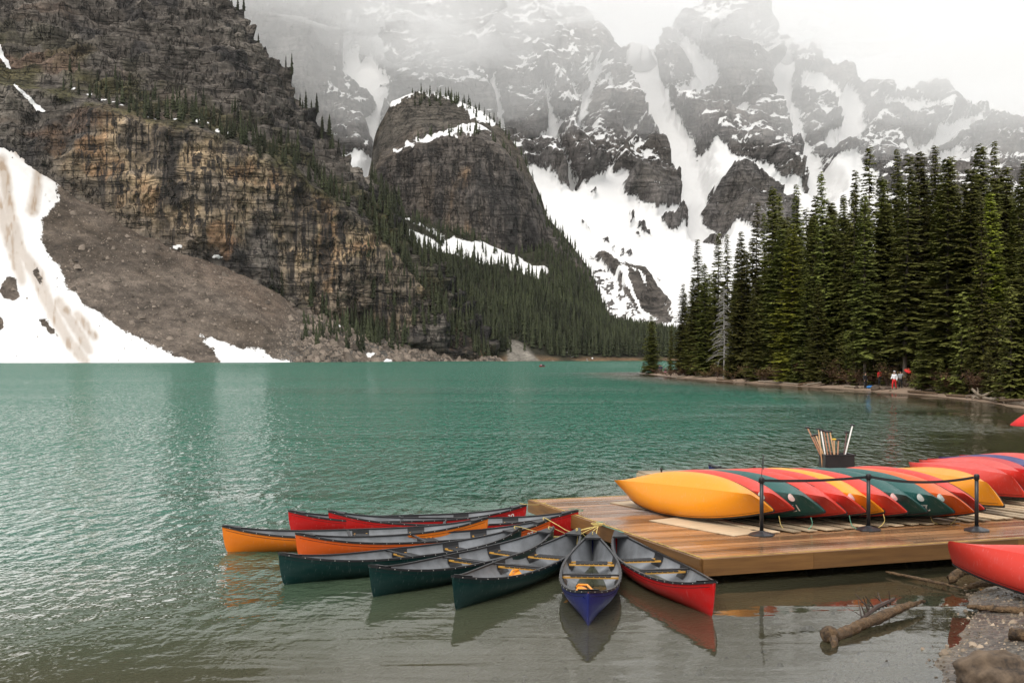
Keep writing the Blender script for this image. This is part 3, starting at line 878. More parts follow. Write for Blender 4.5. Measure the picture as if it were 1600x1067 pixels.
def pick(pos, w, n):
    """random surface points of a sheet, weighted; bilinear jitter"""
    R, C = pos.shape[:2]
    a = pos[1:, 1:] - pos[:-1, :-1]; b2 = pos[1:, :-1] - pos[:-1, 1:]
    area = np.abs(a[..., 0] * b2[..., 1] - a[..., 1] * b2[..., 0]) * .5
    ww = (area * w[:-1, :-1]).ravel(); ww /= ww.sum()
    idx = rng.choice(len(ww), n, p=ww)
    r, c = idx // (C - 1), idx % (C - 1)
    s, t = rng.random(n)[:, None], rng.random(n)[:, None]
    return (pos[r, c] * (1 - s) * (1 - t) + pos[r, c + 1] * (1 - s) * t + pos[r + 1, c] * s * (1 - t) + pos[r + 1, c + 1] * s * t), r, c

# wood on the far slope: one mass
dens = sstep(1.12, 1.25, fs_U) * (1 - .90 * np.clip(fs_snow * 1.4, 0, 1)) * (1 - sstep(3.97, 4.1, fs_U))
dens = dens * (1 - .92 * np.clip(.5 - poly_sd(fs_PX, fs_PY, [(790, 530), (815, 536), (850, 566), (790, 566)]) / 5, 0, 1))
dens = dens * (1 - .8 * sstep(1.45, 1.25, fs_U) * sstep(.0, .3, fbm(fs_PX * .05, fs_PY * .05, 0 * fs_PX, 2, 9)))
dens = dens * (.35 + .65 * sstep(560, 640, fs_PX + (540 - fs_PY) * .2)) * sstep(1300, 1100, fs_PX)
pp, r, c = pick(fs_pos, dens, 6800)
hh = rng.uniform(13, 27, len(pp)) * (1 - .45 * sstep(2.6, 4, fs_U[r, c]))
me = forest_mesh('far_forest', pp, hh)
tag(obj('far_forest', me, M_needle_far), 'dense dark spruce wood covering the slope below the rounded butte', 'forest', kind='stuff')
# small trees along the butte's shoulder and rim: one ragged fringe each
w = (sstep(4.55, 4.8, bt_U) * (1 - sstep(4.97, 5.0, bt_U)) * sstep(640, 660, bt_PX) * .8 + sstep(835, 860, bt_PX) * sstep(.3, 1, bt_U) + .3 * sstep(2.9, 3.05, bt_U) * (1 - sstep(3.6, 4.0, bt_U)) * sstep(640, 680, bt_PX))
pp, r, c = pick(bt_pos, w, 900)
me = forest_mesh('butte_forest', pp, rng.uniform(7, 15, len(pp)))
tag(obj('butte_forest', me, M_needle_far), 'thin fringe of small spruces on the rim and shoulder of the butte', 'forest', kind='stuff')

# countable trees on the ledges and crest of the near cliff
cliff_tree_meshes = []
for s, (lay, sl) in enumerate(((12, .11), (13, .13), (11, .095), (14, .12))):
    V, F = far_conifer(lay, 40 + s, 9, sl)
    me = fast_mesh('cliff_spruce', V, F); me.materials.append(M_needle_far)
    cliff_tree_meshes.append(me)
def cliff_trees(w, n, hlo, hhi, label, group, split):
    pp, r, c = pick(lm_pos, w, n)
    for i in range(n):
        o = bpy.data.objects.new('cliff_spruce', random.choice(cliff_tree_meshes))
        h = random.uniform(hlo, hhi); o.scale = (h * random.uniform(.85, 1.2),) * 2 + (h,)
        o.location = pp[i] - np.array([0, 0, .8]); o.rotation_euler = (0, 0, random.uniform(0, 6.3))
        part = ('left', 'middle', 'right')[int(np.searchsorted(split, lm_PX[r[i], c[i]]))]
        col.objects.link(o); tag(o, label % part, 'tree', group + ', ' + part + ' third')
led = sstep(2.9, 3.1, lm_U) * (1 - sstep(3.95, 4.25, lm_U))
cliff_trees(led * sstep(90, 130, lm_PX) * sstep(420, 360, lm_PX), 50, 9, 16, 'small dark spruce on the %s third of the snowy cliff ledge', 'spruces on the snowy cliff ledge', (185, 280))
cliff_trees(led * sstep(330, 380, lm_PX) * sstep(580, 540, lm_PX), 60, 11, 19, 'dark spruce on the %s third of the slope above the tan cliff band', 'spruces above the tan cliff band', (420, 480))
front = (np.arange(lm_U.shape[0]) < lm_U.shape[0] - 6)[:, None]
elev = np.where(front, (lm_pos[..., 2] - EYE) / lm_pos[..., 1], -9)
top_row = np.argmax(elev, 0)[None, :]
crest = (np.abs(np.arange(lm_U.shape[0])[:, None] - top_row + 1) <= 2) * front * 1.0 * sstep(340, 375, lm_PX) * sstep(700, 640, lm_PX)
cliff_trees(crest, 130, 13, 25, 'spruce on the %s third of the crest line of the left mountain', 'spruces along the crest of the left mountain', (440, 540))
low = sstep(.75, .95, lm_U) * (1 - sstep(1.1, 1.35, lm_U)) * sstep(380, 410, lm_PX) * sstep(640, 600, lm_PX) * (1 + 3 * sstep(520, 560, lm_PX))
cliff_trees(low, 50, 14, 27, 'tall dark spruce at the %s third of the foot of the tan cliff', 'spruces at the foot of the tan cliff', (470, 550))
w = sstep(555, 600, lm_PX) * sstep(1.2, 1.6, lm_U) * (1 - sstep(5.5, 6.0, lm_U)) + .25 * led * sstep(90, 200, lm_PX)
pp, r, c = pick(lm_pos, w, 420)
tag(obj('flank_forest', forest_mesh('flank_forest', pp, rng.uniform(11, 22, len(pp))), M_needle_far), 'dark spruces massed on the right flank and ledges of the left mountain', 'forest', kind='stuff')

# boulders scattered over the scree: past counting
def rock_tpl(seed):
    r = np.random.default_rng(seed)
    V = np.array([(-1, 0, -.3), (1, 0, -.3), (0, -1, -.3), (0, 1, -.3), (.35, .2, .7), (-.4, -.25, .6)]) * r.uniform(.6, 1.2, (6, 3))
    F = np.array([(0, 2, 5), (2, 4, 5), (2, 1, 4), (1, 3, 4), (3, 5, 4), (3, 0, 5)])
    return V, F
rock_tpls = [rock_tpl(s) for s in range(6)]
def rubble(name, P0, S):
    Vs, Fs, o = [], [], 0
    for i in range(len(P0)):
        V, F = rock_tpls[i % 6]
        a = rng.uniform(0, 6.3); c, s = math.cos(a), math.sin(a)
        q = np.stack([V[:, 0] * c - V[:, 1] * s, V[:, 0] * s + V[:, 1] * c, V[:, 2]], 1) * S[i]
        Vs.append(q + P0[i]); Fs.append(F + o); o += len(V)
    me = fast_mesh(name, np.concatenate(Vs), np.concatenate(Fs))
    set_attr(me, 'tone', np.repeat(rng.uniform(-.55, .8, len(P0)), 6))
    return me
M_boulder = needle_mat('boulder_stone', (.19, .155, .125), .3, .0)
w = np.clip(1 - sc_snow * 1.6, .004, 1) * (.5 + 3.5 * sc_grey) * (sc_PX > -60)
pp, r, c = pick(sc_pos, w, 9000)
sz = .5 + rng.pareto(2.6, len(pp)) * .55
me = rubble('scree_boulders', pp, np.clip(sz, .5, 4.2) * (1.05 + .3 * sc_grey[r, c]))
tag(obj('scree_boulders', me, M_boulder), 'loose boulders and rubble scattered over the brown scree slope', 'rubble', kind='stuff')

# ------------------------------------------------------------------ near spruces of the grove on the point
def spruce_meshes(seed, H, R, bare=.10, step=.42, sparse=1.0, droop=.34, per=6):
    """trunk mesh + crown mesh, real size: limbs carry pairs of drooping needle sprays"""
    r = random.Random(seed)
    V, F = [], []
    T = MB()
    lean = (r.uniform(-.012, .012), r.uniform(-.012, .012))
    zs = [0, .03 * H, .3 * H, .65 * H, .9 * H, H * .995]
    rad = [.011 * H, .0085 * H, .0065 * H, .0036 * H, .0012 * H, .0004 * H]
    T.tube([(lean[0] * z, lean[1] * z, z - .3) for z in zs], rad, 7)
    z = bare * H
    gap = [r.uniform(.2, .9) for _ in range(3)]
    while z < H * .985:
        t = z / H
        prof = (1 - t) ** .64 * min(1.0, .55 + 1.6 * (t - bare + .02) / .25)
        Rz = R * prof * r.uniform(.72, 1.18) + .10
        n = max(3, int(per * (1 - .35 * t) * sparse + r.uniform(-.6, 1.2)))
        a0 = r.uniform(0, 6.3)
        for k in range(n):
            if r.random() < .10: continue
            a = a0 + 2 * math.pi * k / n + r.uniform(-.35, .35)
            L = Rz * r.uniform(.6, 1.15)
            ca, sa = math.cos(a), math.sin(a)
            dr = droop * r.uniform(.6, 1.3) * (1.15 - .75 * t)
            zz = z + r.uniform(-.2, .2)
            def bp(s):
                return (lean[0] * zz + ca * L * s, lean[1] * zz + sa * L * s, zz + L * (.12 * s - dr * s ** 1.4 + .10 * s ** 4))
            # limb
            if L > .7:
                p0, p1 = bp(0), bp(.75); o = len(T.v); w = .012 + .010 * L
                T.add([(p0[0], p0[1], p0[2] + w), (p0[0] - sa * w, p0[1] + ca * w, p0[2] - w), (p0[0] + sa * w, p0[1] - ca * w, p0[2] - w), p1], [(0, 1, 3), (1, 2, 3), (2, 0, 3)])
            m = max(2, int(L / .30))
            for j in range(m):
                s = .18 + .82 * (j + r.uniform(.2, .9)) / m
                p = bp(s)
                tl = (.34 + .34 * L * (1.05 - s)) * r.uniform(.7, 1.25)
                tl = min(tl, 1.15)
                for sd_ in (-1, 1):
                    b = a + sd_ * r.uniform(.55, 1.15)
                    cb, sb = math.cos(b), math.sin(b)
                    w = tl * r.uniform(.26, .42); dz = -tl * r.uniform(.12, .5)
                    o = len(V)
                    V += [p, (p[0] + cb * tl * .5 - sb * w, p[1] + sb * tl * .5 + cb * w, p[2] + dz * .45 - .04),
                          (p[0] + cb * tl, p[1] + sb * tl, p[2] + dz),
                          (p[0] + cb * tl * .5 + sb * w, p[1] + sb * tl * .5 - cb * w, p[2] + dz * .35 - .10)]
                    F.append((o, o + 1, o + 2, o + 3))
            p, q = bp(.02), bp(.55); o = len(V); w = .16 + .10 * L
            V += [p, ((p[0] + q[0]) / 2 - sa * w, (p[1] + q[1]) / 2 + ca * w, (p[2] + q[2]) / 2 - w * .9), q, ((p[0] + q[0]) / 2 + sa * w, (p[1] + q[1]) / 2 - ca * w, (p[2] + q[2]) / 2 - w * .5)]
            F.append((o, o + 1, o + 2, o + 3))
            p, q = bp(.55), bp(1.06); o = len(V); w = .09 + .06 * L
            V += [p, ((p[0] + q[0]) / 2 - sa * w, (p[1] + q[1]) / 2 + ca * w, (p[2] + q[2]) / 2), q, ((p[0] + q[0]) / 2 + sa * w, (p[1] + q[1]) / 2 - ca * w, (p[2] + q[2]) / 2 - .06)]
            F.append((o, o + 1, o + 2, o + 3))
        z += step * r.uniform(.7, 1.35) * (1.0 if t < .8 else .75)
    # leader
    o = len(V)
    for k in range(4):
        a = 1.57 * k; V.append((lean[0] * H + .05 * math.cos(a), lean[1] * H + .05 * math.sin(a), H * .975))
    V.append((lean[0] * H, lean[1] * H, H * 1.012))
    crown = fast_mesh('crown', np.array(V), np.concatenate([np.array(F), np.array([(o, o + 1, o + 4, o + 4)] * 0, dtype=int).reshape(0, 4)]) if True else None)
    return T.mesh('trunk'), crown

VAR = []   # (trunk, crown, H)
for s, (H, R, bare, sp, per, dr) in enumerate(((30, 3.5, .03, 1.0, 8, .34), (32, 3.1, .10, .9, 7, .42), (28, 3.9, .02, 1.05, 8, .30), (33, 2.9, .06, .95, 7, .38),
                                             (30, 3.2, .14, .8, 7, .46), (26, 3.4, .02, 1.1, 8, .28))):
    t, c = spruce_meshes(100 + s, H, R, bare, .36, sp, dr, per); VAR.append((t, c, H))
SAP = []
for s, (H, R) in enumerate(((9, 1.7), (7, 1.45), (11, 1.7))):
    t, c = spruce_meshes(200 + s, H, R, .02, .30, 1.0, .22, 6); SAP.append((t, c, H))
for t, c, H in VAR + SAP:
    t.materials.append(M_bark); c.materials.append(M_needle)

def gz1(x, y):
    z, _ = ground_z(np.array([[x]]), np.array([[y]])); return float(z[0, 0])
SHORE_X = [1008, 1060, 1150, 1260, 1350, 1450, 1540, 1600, 1700]
SHORE_D = [246, 200, 164, 139, 123, 106.7, 91.4, 80, 66]
def place_tree(px, top, back, var, label, group=None, yellow=False, fixed_h=None, wid=1.0, name='spruce_tree'):
    d = float(np.interp(px, SHORE_X, SHORE_D)) + back
    x = (px - 800) / FPX * d
    z = gz1(x, d)
    h = fixed_h or (EYE + (HZ - top) / FPX * d - z)
    tr, cr, H = var
    root = empty(name, (x, d, z - .05), random.uniform(0, 6.3))
    s = h / H
    wv = s ** .6 * wid * random.uniform(.74, 1.08)
    root.scale = (wv, wv, s); root.rotation_euler = (random.gauss(0, .012), random.gauss(0, .012), root.rotation_euler[2])
    tag(root, label, 'tree', group)
    obj('trunk', tr, None, root)
    co = obj('crown', cr, None, root)
    if yellow:
        co.material_slots[0].link = 'OBJECT'; co.material_slots[0].material = M_needle_yellow
    return root
ordinal = ['first', 'second', 'third', 'fourth', 'fifth', 'sixth', 'seventh', 'eighth', 'ninth', 'tenth', 'eleventh', 'twelfth', 'thirteenth', 'fourteenth', 'fifteenth', 'sixteenth', 'seventeenth', 'eighteenth', 'nineteenth', 'twentieth']
place_tree(1019, 492, 6, VAR[5], 'lone spruce on the very tip of the point, apart from the grove', wid=1.15)
place_tree(1006, 565, 4, SAP[1], 'tiny sapling left of the lone spruce at the point tip')
place_tree(1047, 505, 16, VAR[3], 'small thin spruce between the lone tip tree and the grove edge', wid=.8)
# first row along the water, left to right: (px, top, metres behind the waterline, variant, width)
row1 = [(1062, 441, 9, 3, 1.12), (1079, 432, 11, 0, 1.1), (1093, 371, 14, 3, 1.1), (1104, 408, 10, 0, 1.1), (1122, 362, 15, 3, 1.12), (1138, 362, 14, 1, 1.1), (1160, 358, 12, 2, 1.1), (1177, 312, 16, 1, 1.12),
        (1206, 286, 15, 0, .95), (1258, 416, 8, 2, 1.1), (1293, 262, 13, 0, .95), (1331, 262, 14, 4, 1.12), (1352, 300, 8, 4, 1.0), (1413, 238, 10, 4, 1.15), (1480, 238, 9, 0, 1.1), (1536, 300, 8, 1, .95), (1597, 360, 9, 2, 1.12)]
for i, (px, tp, bk, v, wd) in enumerate(row1):
    lab = '%s tall dark spruce of the waterside row, counted from the point tip' % ordinal[i]
    if px == 1413: lab = 'tall spruce with long bare grey trunk beside the person in white'
    place_tree(px, tp, bk, VAR[v], lab, 'tall spruces along the water', wid=wd)
place_tree(1236, 345, 6.5, VAR[2], 'bright olive green spruce near the middle of the grove', yellow=True, wid=.95)
place_tree(1547, 296, 18, VAR[5], 'yellow-green spruce standing out near the right edge of the grove', yellow=True, wid=1.05)
place_tree(1178, 448, 5, VAR[5], 'mid-height pointed spruce right of the dead grey tree', wid=.9)
place_tree(1277, 440, 7, VAR[5], 'mid-height dense spruce right of the bright olive spruce', wid=.9)
for i, (px, tp) in enumerate([(1290, 545), (1311, 532), (1322, 515), (1240, 540), (1337, 520), (1365, 500), (1440, 520), (1502, 455), (1560, 470), (1580, 445), (1515, 545), (1383, 560), (1470, 560), (1140, 520), (1205, 545), (1545, 545)]):
    place_tree(px, tp, 4.5 + 2.5 * (i % 3), SAP[i % 3], '%s low young spruce at the front edge of the grove, counted from the left' % ordinal[sorted(range(16), key=lambda k: [1290, 1311, 1322, 1240, 1337, 1365, 1440, 1502, 1560, 1580, 1515, 1383, 1470, 1140, 1205, 1545][k]).index(i)], 'young spruces at the grove edge', wid=1.0)
# skyline row behind
row2 = [1070, 1090, 1113, 1150, 1195, 1222, 1246, 1268, 1318, 1356, 1376, 1401, 1430, 1469, 1492, 1529, 1554, 1572, 1600]
top2 = [455, 430, 420, 385, 330, 298, 283, 300, 300, 224, 270, 227, 232, 221, 240, 219, 214, 255, 245]
for i, (px, tp) in enumerate(zip(row2, top2)):
    place_tree(px, tp, 22 + 5 * (i % 3), VAR[i % 5], '%s spruce of the skyline row behind the waterside trees, from the left' % ordinal[i], 'skyline spruces of the grove', wid=1.0)
# depth of the grove
for i in range(165):
    px = random.uniform(1075, 1690) if i < 120 else random.uniform(1070, 1330)
    tp = float(np.interp(px, [1060, 1100, 1150, 1200, 1250, 1300, 1360, 1450, 1560, 1700], [470, 430, 390, 340, 325, 310, 275, 262, 258, 260])) + random.uniform(0, 75)
    zone = ['near the dead grey tree', 'between the dead grey tree and the bright olive spruce', 'just right of the bright olive spruce', 'behind the beach people', 'around the yellow-green spruce', 'at its far right end'][int(np.searchsorted([1150, 1245, 1345, 1450, 1580], px))]
    place_tree(px, tp, random.uniform(14, 62), random.choice(VAR), 'dark inner spruce of the grove ' + zone, 'dark inner spruces ' + zone, wid=1.2)

# dead grey tree
def dead_tree():
    r = random.Random(5)
    d = float(np.interp(1131, SHORE_X, SHORE_D)) + 5
    x = (1131 - 800) / FPX * d; z = gz1(x, d); H = (HZ - 445) / FPX * d + EYE - z
    root = empty('dead_spruce', (x, d, z)); tag(root, 'bleached grey dead spruce with bare drooping branches', 'tree')
    t = MB(); t.tube([(0, 0, -.3), (.1, 0, H * .4), (.0, .1, H * .75), (.1, 0, H)], [.16, .12, .07, .015], 7); t.build('trunk', M_dead, root)
    b = MB()
    for i in range(95):
        zz = H * (.22 + .75 * i / 95); a = r.uniform(0, 6.3); L = (1 - i / 105) * 3.0 * r.uniform(.5, 1.1) + .2
        pts = [(L * s * math.cos(a + .3 * s), L * s * math.sin(a + .3 * s), zz + L * (.15 * s - .55 * s * s)) for s in (0, .35, .7, 1)]
        b.tube(pts, [.05, .04, .03, .012], 4)
        for s in (.45, .7, .85):
            p = Vector((L * s * math.cos(a), L * s * math.sin(a), zz + L * (.15 * s - .55 * s * s)))
            q = p + Vector((r.uniform(-.6, .6), r.uniform(-.6, .6), r.uniform(-.5, .1)))
            b.tube([p, q], [.022, .008], 3)
    b.build('branches', M_dead, root)
dead_tree()

# brush along the shore
def shrub_mesh(seed, R, H, nleaf):
    r = random.Random(seed); s = MB(); V, F = [], []
    tips = []
    for i in range(26):
        a = r.uniform(0, 6.3); l = r.uniform(.5, 1.0)
        p1 = Vector((R * .4 * l * math.cos(a), R * .4 * l * math.sin(a), H * .55 * l)); p2 = Vector((R * l * math.cos(a + .3), R * l * math.sin(a + .3), H * l * r.uniform(.75, 1.1)))
        s.tube([(0, 0, -.1), p1, p2], [.03, .02, .008], 3); tips += [(p1, p2)]
    for i in range(nleaf):
        p1, p2 = r.choice(tips); t = r.uniform(.1, 1.1)
        p = p1.lerp(p2, t) + Vector((r.gauss(0, .22), r.gauss(0, .22), r.gauss(0, .2)))
        u = Vector((r.gauss(0, 1), r.gauss(0, 1), r.gauss(0, .7))).normalized() * r.uniform(.10, .22); w = Vector((r.gauss(0, 1), r.gauss(0, 1), r.gauss(0, 1))).normalized() * .07
        o = len(V); V += [p - u, p + w, p + u, p - w]; F.append((o, o + 1, o + 2, o + 3))
    return s.mesh('stems'), fast_mesh('foliage', np.array([tuple(v) for v in V]), np.array(F))
M_brush = needle_mat('brown_brush', (.10, .062, .030), .4, .03)
M_twig = plain('brush_stems', (.12, .08, .06), .9, .3, 2)
shr = [shrub_mesh(s, R, H, 420) for s, R, H in ((1, 1.6, 2.0), (2, 2.0, 1.6), (3, 1.3, 2.5))]
for a, b2 in shr: a.materials.append(M_twig); b2.materials.append(M_brush)
k = 0
for px in list(range(1028, 1110, 11)) + list(range(1118, 1600, 15)):
    px = px + random.uniform(-5, 5); d = float(np.interp(px, SHORE_X, SHORE_D)) + random.uniform(6, 10)
    if px < 1060: d = float(np.interp(px, SHORE_X, SHORE_D)) + random.uniform(3, 6)
    x = (px - 800) / FPX * d
    root = empty('shrub', (x, d, gz1(x, d)), random.uniform(0, 6.3)); s = random.uniform(.6, 1.15); root.scale = (s, s, s * (.6 if px < 1060 else 1))
    tag(root, 'brown leafless shrub in the brush belt between beach and grove', 'shrub', 'shrubs of the brush belt')
    a, b2 = shr[k % 3]; k += 1
    obj('stems', a, None, root); obj('foliage', b2, None, root)

# ================================================================== DOCK
ZD = .42
DU = Vector((.944, .329, 0)).normalized(); DV = Vector((-DU.y, DU.x, 0)); DC = Vector((3.0, 17.95, 0))
def dk(u, v, z=0.0):
    p = DC + DU * u + DV * v
    return Vector((p.x, p.y, z))
DROT = math.atan2(DU.y, DU.x)
def wood_mat(name, a, b2, rough=.45, axis=(1.2, 22, 22), wet=.0, wear=None):
    m, nt, b = new_mat(name)
    oi = N(nt, 'ShaderNodeObjectInfo')
    tc = N(nt, 'ShaderNodeTexCoord'); mp = N(nt, 'ShaderNodeMapping'); mp.inputs['Scale'].default_value = axis
    nt.links.new(tc.outputs['Object'], mp.inputs['Vector'])
    ad = N(nt, 'ShaderNodeVectorMath'); ad.operation = 'ADD'; nt.links.new(mp.outputs[0], ad.inputs[0])
    sc = N(nt, 'ShaderNodeVectorMath'); sc.operation = 'SCALE'; sc.inputs[0].default_value = (37, 91, 53); nt.links.new(oi.outputs['Random'], sc.inputs['Scale'])
    nt.links.new(sc.outputs[0], ad.inputs[1])
    n = N(nt, 'ShaderNodeTexNoise'); n.inputs['Scale'].default_value = 1; n.inputs['Detail'].default_value = 5; n.inputs['Roughness'].default_value = .6
    nt.links.new(ad.outputs[0], n.inputs['Vector'])
    big = noise_node(nt, (.7, .7, .7), 4, .6)
    c = mix_rgb(nt, maprange(nt, n.outputs['Fac'], .3, .7, 0, 1), (*a, 1), (*b2, 1))
    f = math_n(nt, 'MULTIPLY', maprange(nt, oi.outputs['Random'], 0, 1, .5, 1.45), maprange(nt, big, .3, .7, .85, 1.15))
    s2 = N(nt, 'ShaderNodeVectorMath'); s2.operation = 'SCALE'; nt.links.new(c, s2.inputs[0]); nt.links.new(f, s2.inputs['Scale'])
    nt.links.new(s2.outputs[0], b.inputs['Base Color'])
    nt.links.new(maprange(nt, big, .35, .65, max(.08, rough - wet), rough), b.inputs['Roughness'])
    bump(nt, b, n.outputs['Fac'], .35, .006)
    return m
M_plank = wood_mat('wet_deck_planks', (.20, .094, .040), (.37, .20, .098), .30, (.8, 26, 26), .17)
M_fascia = wood_mat('fascia_boards', (.12, .052, .012), (.21, .10, .026), .65, (1.0, 14, 14), .1)
M_pale = wood_mat('pale_boards', (.36, .27, .17), (.50, .39, .26), .7, (1.0, 16, 16))
M_dark = plain('black_shadow_timber', (.03, .025, .02), .8, .3, 2)
M_yellow = plain('worn_yellow_paint', (.36, .23, .035), .6, .6, 5)
LEN, DEP = 13.5, 7.9
dock = empty('dock', dk(0, 0, 0), DROT)
tag(dock, 'low wooden canoe dock of wet brown planks with yellow painted edge', 'dock')
r = random.Random(3)
npl = 54; pw = DEP / npl
plank_cache = {}
for i in range(npl):
    v = (i + .5) * pw
    cuts = [0, 4.2 + r.choice((-.6, 0, .6)), 8.6 + r.choice((-.6, 0, .6)), LEN]
    for a, b in zip(cuts[:-1], cuts[1:]):
        L = round(b - a - .006, 3)
        if L not in plank_cache:
            m_ = MB(); hw = pw / 2 - .007
            m_.add([(0, -hw, 0), (L, -hw, 0), (L, hw, 0), (0, hw, 0), (0, -hw, .028), (L, -hw, .028), (L, hw, .028), (0, hw, .028), (.003, -hw + .004, .032), (L - .003, -hw + .004, .032), (L - .003, hw - .004, .032), (.003, hw - .004, .032)],
                   [(3, 2, 1, 0), (0, 1, 5, 4), (1, 2, 6, 5), (2, 3, 7, 6), (3, 0, 4, 7), (4, 5, 9, 8), (5, 6, 10, 9), (6, 7, 11, 10), (7, 4, 8, 11), (8, 9, 10, 11)])
            plank_cache[L] = m_.mesh('plank')
        o = obj('plank', plank_cache[L], M_plank, dock)
        o.location = (a + .003, v, ZD - .032 + r.uniform(-.0025, .0025)); o.rotation_euler = (r.gauss(0, .02), 0, 0)
def board(name, a, b, z0, z1, th, mat, parent, off=0.0):
    """board between two local points a, b on the dock plan, from z0 to z1"""
    a, b = Vector((*a, 0)), Vector((*b, 0)); d = (b - a); L = d.length
    m_ = MB(); m_.box((L / 2, 0, (z0 + z1) / 2), (L, th, z1 - z0))
    o = m_.build(name, mat, parent); o.location = a; o.rotation_euler = (0, 0, math.atan2(d.y, d.x))
    return o
for a, b in ((0.0, 2.02), (2.025, 6.2), (6.205, 10.4), (10.405, LEN)):
    board('fascia_board', (a, -.025), (b, -.025), ZD - .27, ZD - .004, .045, M_fascia, dock)
for a, b in ((0.0, 3.9), (3.905, DEP)):
    board('fascia_board', (-.025, a), (-.025, b), ZD - .27, ZD - .004, .045, M_fascia, dock)
board('fascia_board', (0, DEP + .025), (LEN, DEP + .025), ZD - .27, ZD - .004, .045, M_fascia, dock)
for v in (.5, 2.2, 4.0, 5.8, 7.4):
    board('joist', (.1, v), (LEN - .1, v), ZD - .24, ZD - .04, .06, M_dark, dock)
for u in np.arange(.6, LEN, 2.1):
    m_ = MB(); m_.lathe([(.2, -.18), (.23, -.1), (.23, .08), (.2, .17)], 12); 
    o = m_.build('float_drum', M_dark, dock, True); o.location = (u, .8, 0)
for nm, a, b in (('edge_stripe', (0, .035), (LEN, .035)), ('edge_stripe', (.035, .08), (.035, DEP - .08)), ('edge_stripe', (0, DEP - .035), (LEN, DEP - .035))):
    board(nm, a, b, ZD + .003, ZD + .006, .04, M_yellow, dock)
# ply sheets lying loose on the planks
def on_dock(name, px, py, sx, sy, rot, z0, z1, mat, label, cat):
    p = P(px, py, ZD); m_ = MB(); m_.box((0, 0, 0), (sx, sy, z1 - z0)); o = m_.build(name, mat); o.location = (p.x, p.y, (z0 + z1) / 2); o.rotation_euler = (0, 0, rot)
    return tag(o, label, cat)
on_dock('plywood_sheet', 1028, 791, 1.15, 1.9, DROT + .2, ZD + .006, ZD + .018, M_pale, 'pale plywood sheet lying on the dock left of the orange canoe', 'plywood')
on_dock('plywood_sheet', 1108, 822, 1.0, 2.3, DROT + .25, ZD + .006, ZD + .018, M_pale, 'long pale plywood sheet on the dock below the orange canoe', 'plywood')
# slatted rack under the upturned canoes
rack = empty('canoe_rack', dk(1.9, 1.75, ZD), DROT); tag(rack, 'low pale slatted rack carrying the row of upturned canoes', 'rack')
m_ = MB(); m_.box((0, 0, .032), (.20, 4.6, .018)); slat = m_.mesh('slat')
for i in range(31):
    o = obj('slat', slat, M_pale, rack); o.location = (.3 + i * .33 + r.uniform(-.03, .03), 2.3 + r.uniform(-.06, .06), 0); o.rotation_euler = (0, 0, .14 + r.uniform(-.03, .03))
for v in (.5, 2.3, 4.1):
    m_ = MB(); m_.box((5.35, v, .0135), (10.0, .09, .017)); m_.build('runner', M_dark, rack)
# cleats and the pale floating platform behind
M_steel = plain('galvanised_steel', (.30, .30, .30), .4, .2, 6, metallic=.8)
plat = empty('floating_platform', tuple(P(1017, 741, .42)), DROT - .1); tag(plat, 'pale weathered swim platform floating behind the orange canoe', 'platform')
for i in range(5):
    m_ = MB(); m_.box((2.2, .15 + i * .2, -.03), (4.4, .19, .05)); m_.build('plank', M_pale, plat)
m_ = MB(); m_.box((2.2, -.03, -.17), (4.4, .05, .22)); m_.box((-.03, .5, -.17), (.05, 1.0, .22)); m_.build('skirt', M_pale, plat)
for x in (.35, 3.1):
    m_ = MB(); m_.lathe([(.05, 0), (.05, .02), (.025, .03), (.025, .10), (.05, .12), (.03, .16)], 10, (x, .12, -.004)); m_.build('mooring_post', M_dark, plat, True)

# ================================================================== CANOES
CL, CB = 5.0, .45
def hull_p(t, ph, inset=0.0):
    s = min(abs(t), 1.0)
    b = CB * max(1 - s ** 2.35, 0) ** .90 + .012
    hs = .355 + .215 * s ** 3.0
    k = .035 * s ** 2
    u = min(max((s - .945) / .055, 0), 1)
    k = k + (hs * .95 - k) * (1 - (1 - u ** 2.6) ** .5)
    n = 2.9 - 1.45 * s ** 1.5
    b = max(b - inset, .001); k = min(k + inset, hs - .001)
    sp, cp = math.sin(ph), max(math.cos(ph), 0)
    y = b * math.copysign(abs(sp) ** (2 / n), sp)
    z = k + (hs - k) * ((1 - cp ** (2 / n)) * .77 + .23 * abs(y) / b)
    return Vector((CL / 2 * t + .03 * math.copysign(s ** 20, t) * (z / .57), y, z))
def sheer(t, side):
    p = hull_p(t, side * math.pi / 2); return p
TS = sorted(set([round(x, 4) for x in list(np.linspace(-.93, .93, 39)) + [s * q for s in (-1, 1) for q in (.945, .957, .968, .978, .986, .993, .998, 1.0)]]))
PHS = [math.pi / 2 * x for x in (-1, -.92, -.82, -.7, -.56, -.42, -.28, -.14, 0, .14, .28, .42, .56, .7, .82, .92, 1)]
def hull_mesh(inset=0.0, tmax=1.0):
    ts = [t for t in TS if abs(t) <= tmax]
    V = [hull_p(t, p, inset) for t in ts for p in PHS]; n = len(PHS); F = []
    for i in range(len(ts) - 1):
        for j in range(n - 1):
            f = (i * n + j, (i + 1) * n + j, (i + 1) * n + j + 1, i * n + j + 1)
            F.append(f if not inset else f[::-1])
    me = mesh_from('hull' if not inset else 'inner_hull', V, F, True)
    mid_ = n // 2
    sh = [(e.vertices[0] % n == mid_ and e.vertices[1] % n == mid_) for e in me.edges]
    at = me.attributes.new('sharp_edge', 'BOOLEAN', 'EDGE'); at.data.foreach_set('value', sh)
    return me
